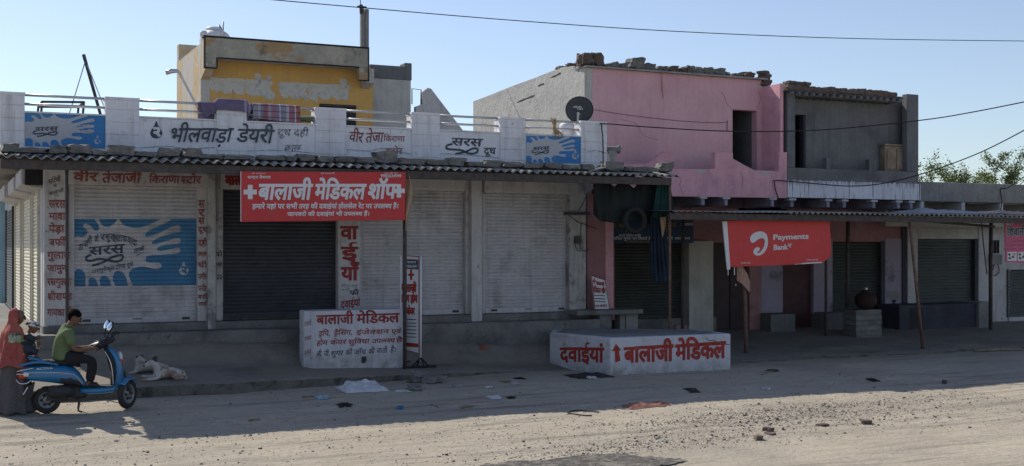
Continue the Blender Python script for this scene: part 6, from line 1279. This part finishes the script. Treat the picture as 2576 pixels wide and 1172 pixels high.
ch = [[(.17, -.07, 1.0, .075, .08), (.175, -.07, 1.1, .07, .085), (.2, -.07, 1.18, .055, .075), (.235, -.065, 1.21, .042), (.285, -.06, 1.265, .045)],
      [(.2, -.07, 1.18, .055, .075), (.22, -.16, 1.15, .032), (.29, -.17, 1.1, .027), (.35, -.12, 1.13, .019)], [(.2, -.07, 1.18, .055, .075), (.22, .02, 1.15, .032), (.29, .03, 1.09, .027), (.35, 0, 1.1, .019)],
      [(.17, -.07, 1.0, .075, .08), (.2, -.15, .97, .05), (.31, -.16, .95, .036), (.33, -.15, .84, .026), (.37, -.15, .82, .018)], [(.17, -.07, 1.0, .075, .08), (.2, .01, .97, .05), (.31, .03, .95, .036), (.33, .03, .84, .026), (.37, .03, .82, .018)]]
hand(ch, (.35, -.12, 1.13), (.8, .4, .4), (0, -1, .3), .55, .5, 1); hand(ch, (.35, 0, 1.1), (.8, -.3, .3), (0, .6, .6), .55, .5, 1)
skin('body', ch, [M['skin'], M['black'], M['lip']], kid, 1, lambda mb: face(mb, Kc, (1, -.2, -.25), (.25, 0, 1), .84))
tp = [[(.165, -.07, .95, .125, .13), (.17, -.07, 1.07, .115, .13), (.198, -.07, 1.17, .095, .115)], [(.198, -.07, 1.17, .095, .115), (.22, -.165, 1.15, .062), (.29, -.172, 1.105, .05), (.325, -.14, 1.12, .042)], [(.198, -.07, 1.17, .095, .115), (.22, .025, 1.15, .062), (.285, .032, 1.095, .055)]]
skin('top', tp, M['navyknit'], kid, 1)
skin('pants', [[(.17, -.07, .98, .1, .11), (.2, -.15, .97, .075), (.31, -.16, .95, .058), (.33, -.15, .86, .045)], [(.17, -.07, .98, .1, .11), (.2, .01, .97, .075), (.31, .03, .95, .058), (.33, .03, .86, .045)]], M['navyknit'], kid, 1)
b = MB(); vs = []; n1, n2 = 8, 20; Rk = Euler((0, .25, 0)).to_matrix()
for i in range(n1+1):
    a = PI*.5*(1-i/n1)
    for j in range(n2): t = 2*PI*j/n2; vs.append(Kc+Vector((-.008, 0, .02))+Rk@Vector((.1*math.cos(a)*math.cos(t), .09*math.cos(a)*math.sin(t), .08*math.sin(a))))
b.add(vs, [(i*n2+j, i*n2+(j+1) % n2, (i+1)*n2+(j+1) % n2, (i+1)*n2+j) for i in range(n1) for j in range(n2)]); b.tube([Kc+Vector((-.008, 0, .022))+Rk@Vector((.1*math.cos(t), .092*math.sin(t), 0)) for t in [2*PI*k/20 for k in range(21)]], .016, 8, cap=False); b.ell(Kc+Vector((-.03, 0, .118)), (.018, .018, .016), n=8)
b.build('cap', M['cap'], kid, smooth=True, local=True)

# dogs
def fur(name, base, patch, amt): return mat(name, base, rough=.95, var=.1, sc=4, bump=.4, bsc=80, layers=(blot(patch, amt, .5, .56, 3.2), blot((.3, .27, .24), .3, .55, .7, 6)))
M['furtan'] = fur('white_tan_fur', (.47, .45, .42), (.26, .165, .105), .85); M['furcream'] = fur('cream_fur', (.4, .38, .335), (.32, .29, .235), .4); M['furdark'] = mat('dark_ear_fur', (.09, .06, .05), rough=.95, var=.2, bump=.2)
def dog(label, at, rz, chains, fm, eyes, nose, ears):
    d = thing('dog', label, 'dog', at, (0, 0, rz))
    def ex(mb):
        for e in eyes: mb.ell(e, (.009, .009, .009), n=8, mi=1)
        mb.ell(nose, (.016, .014, .013), n=8, mi=1)
    skin('body', chains, [fm, M['black']], d, 2, ex)
    for (c, tip, w, m) in ears:
        c, tip = Vector(c), Vector(tip); ax = (tip-c).normalized(); sd = ax.cross(Vector((0, 1, 0))).normalized()
        b = MB(); th = Vector((0, .012, 0)); b.add([c-sd*w+th, c+sd*w+th, c-sd*w-th, c+sd*w-th, tip, (c+tip)/2+sd*w*.8, (c+tip)/2-sd*w*.8], [(0, 1, 5, 4, 6), (3, 2, 6, 4, 5), (1, 3, 5), (2, 0, 6), (0, 2, 3, 1)]); b.build('ear', m, d, local=True, smooth=True)
    return d
def D(zx, zz, y, r, r2=None): return ((zx-900)/1370, y, max((990-zz)/1370, r*.9), r, r2 or r)
sp0 = D(830, 800, .02, .125, .11)
ch = [[sp0, D(980, 820, .02, .12, .12), D(1130, 840, .02, .11, .12), D(1250, 855, .02, .1, .12), D(1340, 880, .02, .06, .08), D(1390, 930, -.03, .022), D(1400, 968, -.1, .016), D(1340, 978, -.16, .011)],
      [sp0, D(765, 735, .01, .08, .075), D(715, 650, 0, .066, .062), D(655, 590, 0, .083, .076), D(590, 608, 0, .06, .055), D(525, 642, 0, .042, .038), D(482, 658, 0, .03, .027)],
      [sp0, D(760, 900, -.08, .06), D(745, 955, -.1, .04), D(600, 965, -.1, .028), D(440, 975, -.1, .024), D(365, 978, -.1, .021)], [sp0, D(745, 900, .1, .06), D(720, 940, .12, .04), D(560, 930, .13, .027), D(470, 905, .13, .024), D(450, 930, .13, .022)],
      [D(1250, 855, .02, .1, .12), D(1200, 870, -.1, .088), D(1110, 890, -.13, .068), D(1090, 920, -.13, .045), D(1220, 950, -.14, .034), D(1320, 962, -.14, .026), D(1200, 975, -.15, .021), D(1095, 980, -.15, .018)]]
g = PG(411, 954.5)
dog('white and tan dog with pricked ears lying on the pavement, nearer the kerb', (g.x, g.y, g.z), .03, ch, M['furtan'], [(D(588, 605, -.043, .01)[0], -.045, .305), (D(588, 605, .043, .01)[0], .045, .305)], (D(470, 660, 0, .01)[0]-.006, 0, .245), [(((690-900)/1370, -.04, .325), ((745-900)/1370, -.06, .405), .038, M['furdark']), (((690-900)/1370, .04, .325), ((735-900)/1370, .06, .40), .036, M['furdark'])])
def D2(zx, zz, y, r, r2=None): return ((zx-700)/1330, y, max((785-zz)/1330, r*.9), r, r2 or r)
sp0 = D2(500, 640, 0, .11, .1)
ch = [[sp0, D2(640, 640, .03, .12, .115), D2(800, 650, .05, .125, .125), D2(960, 670, .05, .115, .125), D2(1040, 700, .0, .075, .09), D2(1060, 750, -.06, .025), D2(960, 768, -.14, .015)],
      [sp0, D2(440, 560, -.02, .085, .08), D2(430, 490, -.03, .075, .07), D2(450, 445, -.05, .07, .07), D2(480, 465, -.1, .05, .05), D2(520, 490, -.145, .034), D2(548, 505, -.17, .024)],
      [sp0, D2(390, 690, -.06, .055), D2(350, 745, -.08, .035), D2(260, 768, -.09, .024), D2(190, 772, -.1, .02)], [sp0, D2(400, 690, .07, .055), D2(390, 750, -.0, .035), D2(330, 770, -.02, .024), D2(280, 772, -.03, .02)],
      [D2(960, 670, .05, .115, .125), D2(900, 700, -.08, .085), D2(820, 730, -.11, .06), D2(800, 755, -.11, .04), D2(900, 768, -.13, .028), D2(980, 772, -.13, .022)]]
g = PG(379, 937)
dog('plain cream dog with folded ears lying behind the tan dog, looking at the road', (g.x, g.y, g.z), 0, ch, M['furcream'], [((452-700)/1330, -.118, .265), ((505-700)/1330, -.088, .262)], ((556-700)/1330, -.19, .208), [(((400-700)/1330, -.06, .3), ((362-700)/1330, -.085, .262), .026, M['furdark']), (((490-700)/1330, .0, .3), ((545-700)/1330, -.02, .28), .024, M['furdark'])])

# ------------------------------------------------------------------ litter, rubble and gravel
M['whiteplastic'] = mat('dirty_white_plastic', (.55, .55, .55), rough=.6, var=.15, sc=4, bump=.3, layers=(blot((.25, .23, .2), .7, .58, .68, 4),))
M['trash'] = mat('black_rotten_trash', (.035, .032, .03), var=.4, sc=8, bump=.5); M['ragbrown'] = mat('faded_maroon_rag', (.26, .12, .09), var=.25, sc=5, bump=.3)
def scrap(name, u, v, w, d, h, m, label, cat, seed=0, n=(16, 10)):
    p = PG(u, v); return heap(name, p.x-w/2, p.x+w/2, p.y-d/2, p.y+d/2, ground_z, h, m, label, cat, seed, n)
scrap('plastic_sheet', 909, 979, .78, .8, .2, M['whiteplastic'], 'crumpled white plastic sheet lying below the kerb', 'plastic sheet', 2, (60, 40))
scrap('rag', 1626, 1020, .82, .4, .09, M['ragbrown'], 'torn faded maroon rag lying on the sunlit road edge', 'rag', 4, (50, 20))
scrap('trash_heap', 1478, 945, .8, .65, .07, M['trash'], 'black heap of rotten rubbish at the foot of the long block', 'rubbish', 7, (50, 30))
for u, v, w, d, m, l, c in ((1462, 945, .16, .2, 'whiteplastic', 'white paper scrap on the black rubbish heap', 'paper'), (1487, 951, .2, .2, 'whiteplastic', 'folded white packet at the front of the black rubbish heap', 'packet'), (1273, 961, .13, .2, 'mustard', 'small yellow packet lying on the dirt between kerb and long block', 'packet'), (1307, 953, .14, .22, 'trash', 'black plastic scrap beside the small yellow packet', 'plastic scrap'), (1294, 966, .13, .2, 'tarp', 'grey crumpled paper beside the small yellow packet', 'paper'), (1242, 1000, .22, .3, 'whiteplastic', 'pale crumpled packet in the road shade below the yellow packet', 'packet'), (1284, 1001, .1, .15, 'trash', 'small dark scrap on the road beside the pale crumpled packet', 'scrap'), (1741, 983, .22, .3, 'trash', 'black pouch lying on the road in front of the long block', 'pouch'), (812, 1001, .2, .25, 'paleblue', 'pale blue wrapper on the road below the white plastic sheet', 'wrapper'), (1006, 1028, .08, .12, 'bluead', 'small bright blue scrap on the shaded road', 'scrap'), (864, 1019, .2, .2, 'trash', 'dark leafy scrap on the shaded road', 'scrap'), (1230, 975, .1, .15, 'flexwhite', 'tiny white scrap on the dirt near the yellow packet', 'scrap'), (1217, 872, .22, .25, 'ragbrown', 'small dark red rag on the pavement near the steps', 'rag'), (1930, 979, .1, .15, 'flexwhite', 'tiny white paper on the road below the bent sign post', 'paper'), (2193, 956, .2, .2, 'trash', 'dark flat scrap on the shaded road before the brick pillar', 'scrap'), (1943, 934, .25, .15, 'trash', 'dark twig like scrap at the pavement edge by the bent sign', 'scrap'), (1013, 985, .22, .12, 'flexwhite', 'thin pale strip below the rubble by the kerb', 'strip'), (1035, 962, .12, .15, 'teal', 'small olive packet beside the rubble by the kerb', 'packet'), (1154, 972, .15, .15, 'tarp', 'grey paper scrap on the dirt ramp', 'paper')):
    scrap('_'.join(c.split()), u, v, w, d, .05, M[m], l, c, int(u))
rg = MB(); c = PG(1470, 1040); rg.tube([Vector((c.x+.26*math.cos(t), c.y+.3*math.sin(t)*1.0, ground_z(c.x+.26*math.cos(t), c.y+.3*math.sin(t))+.015)) for t in [2*PI*k/26 for k in range(20)]], .011, 6); tag(rg.build('rubber_ring', M['rubber'], at=c, smooth=True), 'thin black rubber strip curled in a ring on the sunlit road', 'ring')
for i, (u, v, w, h, l, c2_) in enumerate(((1052, 958, .3, .26, 'biggest grey rubble stone by the kerb', 'stone'), (1082, 960, .26, .16, 'grey rubble stone beside the biggest one by the kerb', 'stone'), (1042, 976, .34, .1, 'flat rubble stone in front of the others by the kerb', 'stone'), (1106, 958, .2, .14, 'end stone of the rubble by the kerb', 'stone'), (1906, 1101, .14, .1, 'dark stone on the gravel strip, nearest the road edge', 'stone'), (1932, 1080, .16, .1, 'brown stone at the back of the gravel strip', 'stone'), (2178, 1061, .22, .1, 'pale brown stone on the gravel strip', 'stone'), (2067, 1066, .2, .06, 'flat dark stone on the gravel strip', 'stone'), (2375, 960, .13, .12, 'single dark stone on the shaded road before the blue ledge', 'stone'), (1938, 1089, .15, .06, 'small flat brown stone before the bigger one on the gravel strip', 'stone'))):
    p = PG(u, v+4); rock('rubble_stone', (p.x, p.y, p.z-.01), w*(.8 if i < 4 else .62), .22 if i < 4 else .15, h*(.8 if i < 4 else .6), i+400, M['stone' if i < 4 else 'brown'], l, c2_, None, rz=i*.7, rough=.2)
for i, (u0, v0, u1, v1, r, l) in enumerate(((626, 1060, 655, 1057, .018, 'short pale stick on the shaded road'), (1160, 1028, 1192, 1024, .025, 'dark crooked stick by the dirt ramp'), (1085, 1020, 1102, 1026, .015, 'thin pale twig on the shaded road'), (760, 1000, 790, 999, .02, 'flat dark strip of wood below the kerb'), (2450, 886, 2574, 882, .035, 'long dark broken timber at the far pavement edge'), (1915, 944, 1945, 935, .02, 'thin dark stick at the pavement edge near the long block'))):
    a, b3 = PG(u0, v0), PG(u1, v1); mid = (a+b3)/2; tag(MB().tube([a+Vector((0, 0, r)), mid+Vector((0, .03, r*1.3)), b3+Vector((0, 0, r))], [r, r*.9, r*.6], 7).build('stick', M['wood'], at=mid, smooth=True), l, 'stick')
def patch(name, m, x0, x1, y0, y1, seed, up=.014, n=(150, 60)):
    mb = MB(); idx = {}; nx, ny = n
    def inside(i, j):
        s, t = i/nx, j/ny; e = 1-(abs(s*2-1)**2.5+abs(t*2-1)**2.5); X, Y = lerp(x0, x1, s), lerp(y0, y1, t)
        return e+.55*mnoise.noise((X*.9, Y*2.2, seed))+.3*mnoise.noise((X*3.2, Y*6, seed))+.2*mnoise.noise((X*9, Y*15, seed)) > .25
    vs, fs = [], []
    def vid(i, j):
        if (i, j) not in idx:
            X, Y = lerp(x0, x1, i/nx), lerp(y0, y1, j/ny); idx[(i, j)] = len(vs); vs.append((X, Y, road_surf(X, Y)+up+.012*abs(mnoise.noise((X*14, Y*14, seed)))))
        return idx[(i, j)]
    for i in range(nx):
        for j in range(ny):
            if inside(i, j): fs.append((vid(i, j), vid(i+1, j), vid(i+1, j+1), vid(i, j+1)))
    mb.add(vs, fs); return tag(mb.build(name, m, smooth=False), kind='structure')
patch('asphalt_patch', M['asphalt'], 5.6, 8.3, 12.2, 13.5, 3)
M['peb1'] = mat('grey_pebble', (.2, .185, .165), var=.3, sc=9, bump=.1); M['peb2'] = mat('dark_pebble', (.075, .07, .065), var=.3, sc=9, bump=.1); M['peb3'] = mat('dust_covered_pebble', (.4, .35, .28), var=.2, sc=9, bump=.1)
def pebbles(n, seed):
    rnd = random.Random(seed); mb = MB(); k = 0
    while k < n:
        Y = rnd.uniform(13.0, 20.0); X = rnd.uniform(.2, 17)
        d = .22
        for (cx, cy, sx, sy, w) in ((8.4, 13.9, 1.6, .45, 2.6), (11.6, 15.3, 2.3, .5, 2.6), (13.6, 15.7, 2.6, .6, 1.2), (12, 14.6, 2.5, .5, 1.2)): d += w*math.exp(-((X-cx)/sx)**2-((Y-cy)/sy)**2)
        if Y > 17.6: d *= .5
        if rnd.random()*3 > d: continue
        k += 1; s = min(.03, .0054*math.exp(rnd.gauss(0, .6))); z = road_surf(X, Y)+s*.2; a = rnd.uniform(0, 6.28); ca, sa = math.cos(a)*s, math.sin(a)*s; q = rnd.uniform(.6, 1.3); h = s*rnd.uniform(.5, 1)
        B4 = [(ca, sa), (-sa*q, ca*q), (-ca*1.1, -sa*1.1), (sa*q*.8, -ca*q*.8)]; mb.add([(X+e, Y+g2, z-s*.4) for e, g2 in B4]+[(X+e*.72+sa*.15, Y+g2*.72, z+h*(.55 if i_ % 2 else .75)) for i_, (e, g2) in enumerate(B4)], [(0, 1, 5, 4), (1, 2, 6, 5), (2, 3, 7, 6), (3, 0, 4, 7), (4, 5, 6, 7)], rnd.choice((0, 0, 1, 2, 2)))
    return mb
tag(pebbles(20000, 5).build('pebbles', [M['peb1'], M['peb2'], M['peb3']]), kind='stuff')
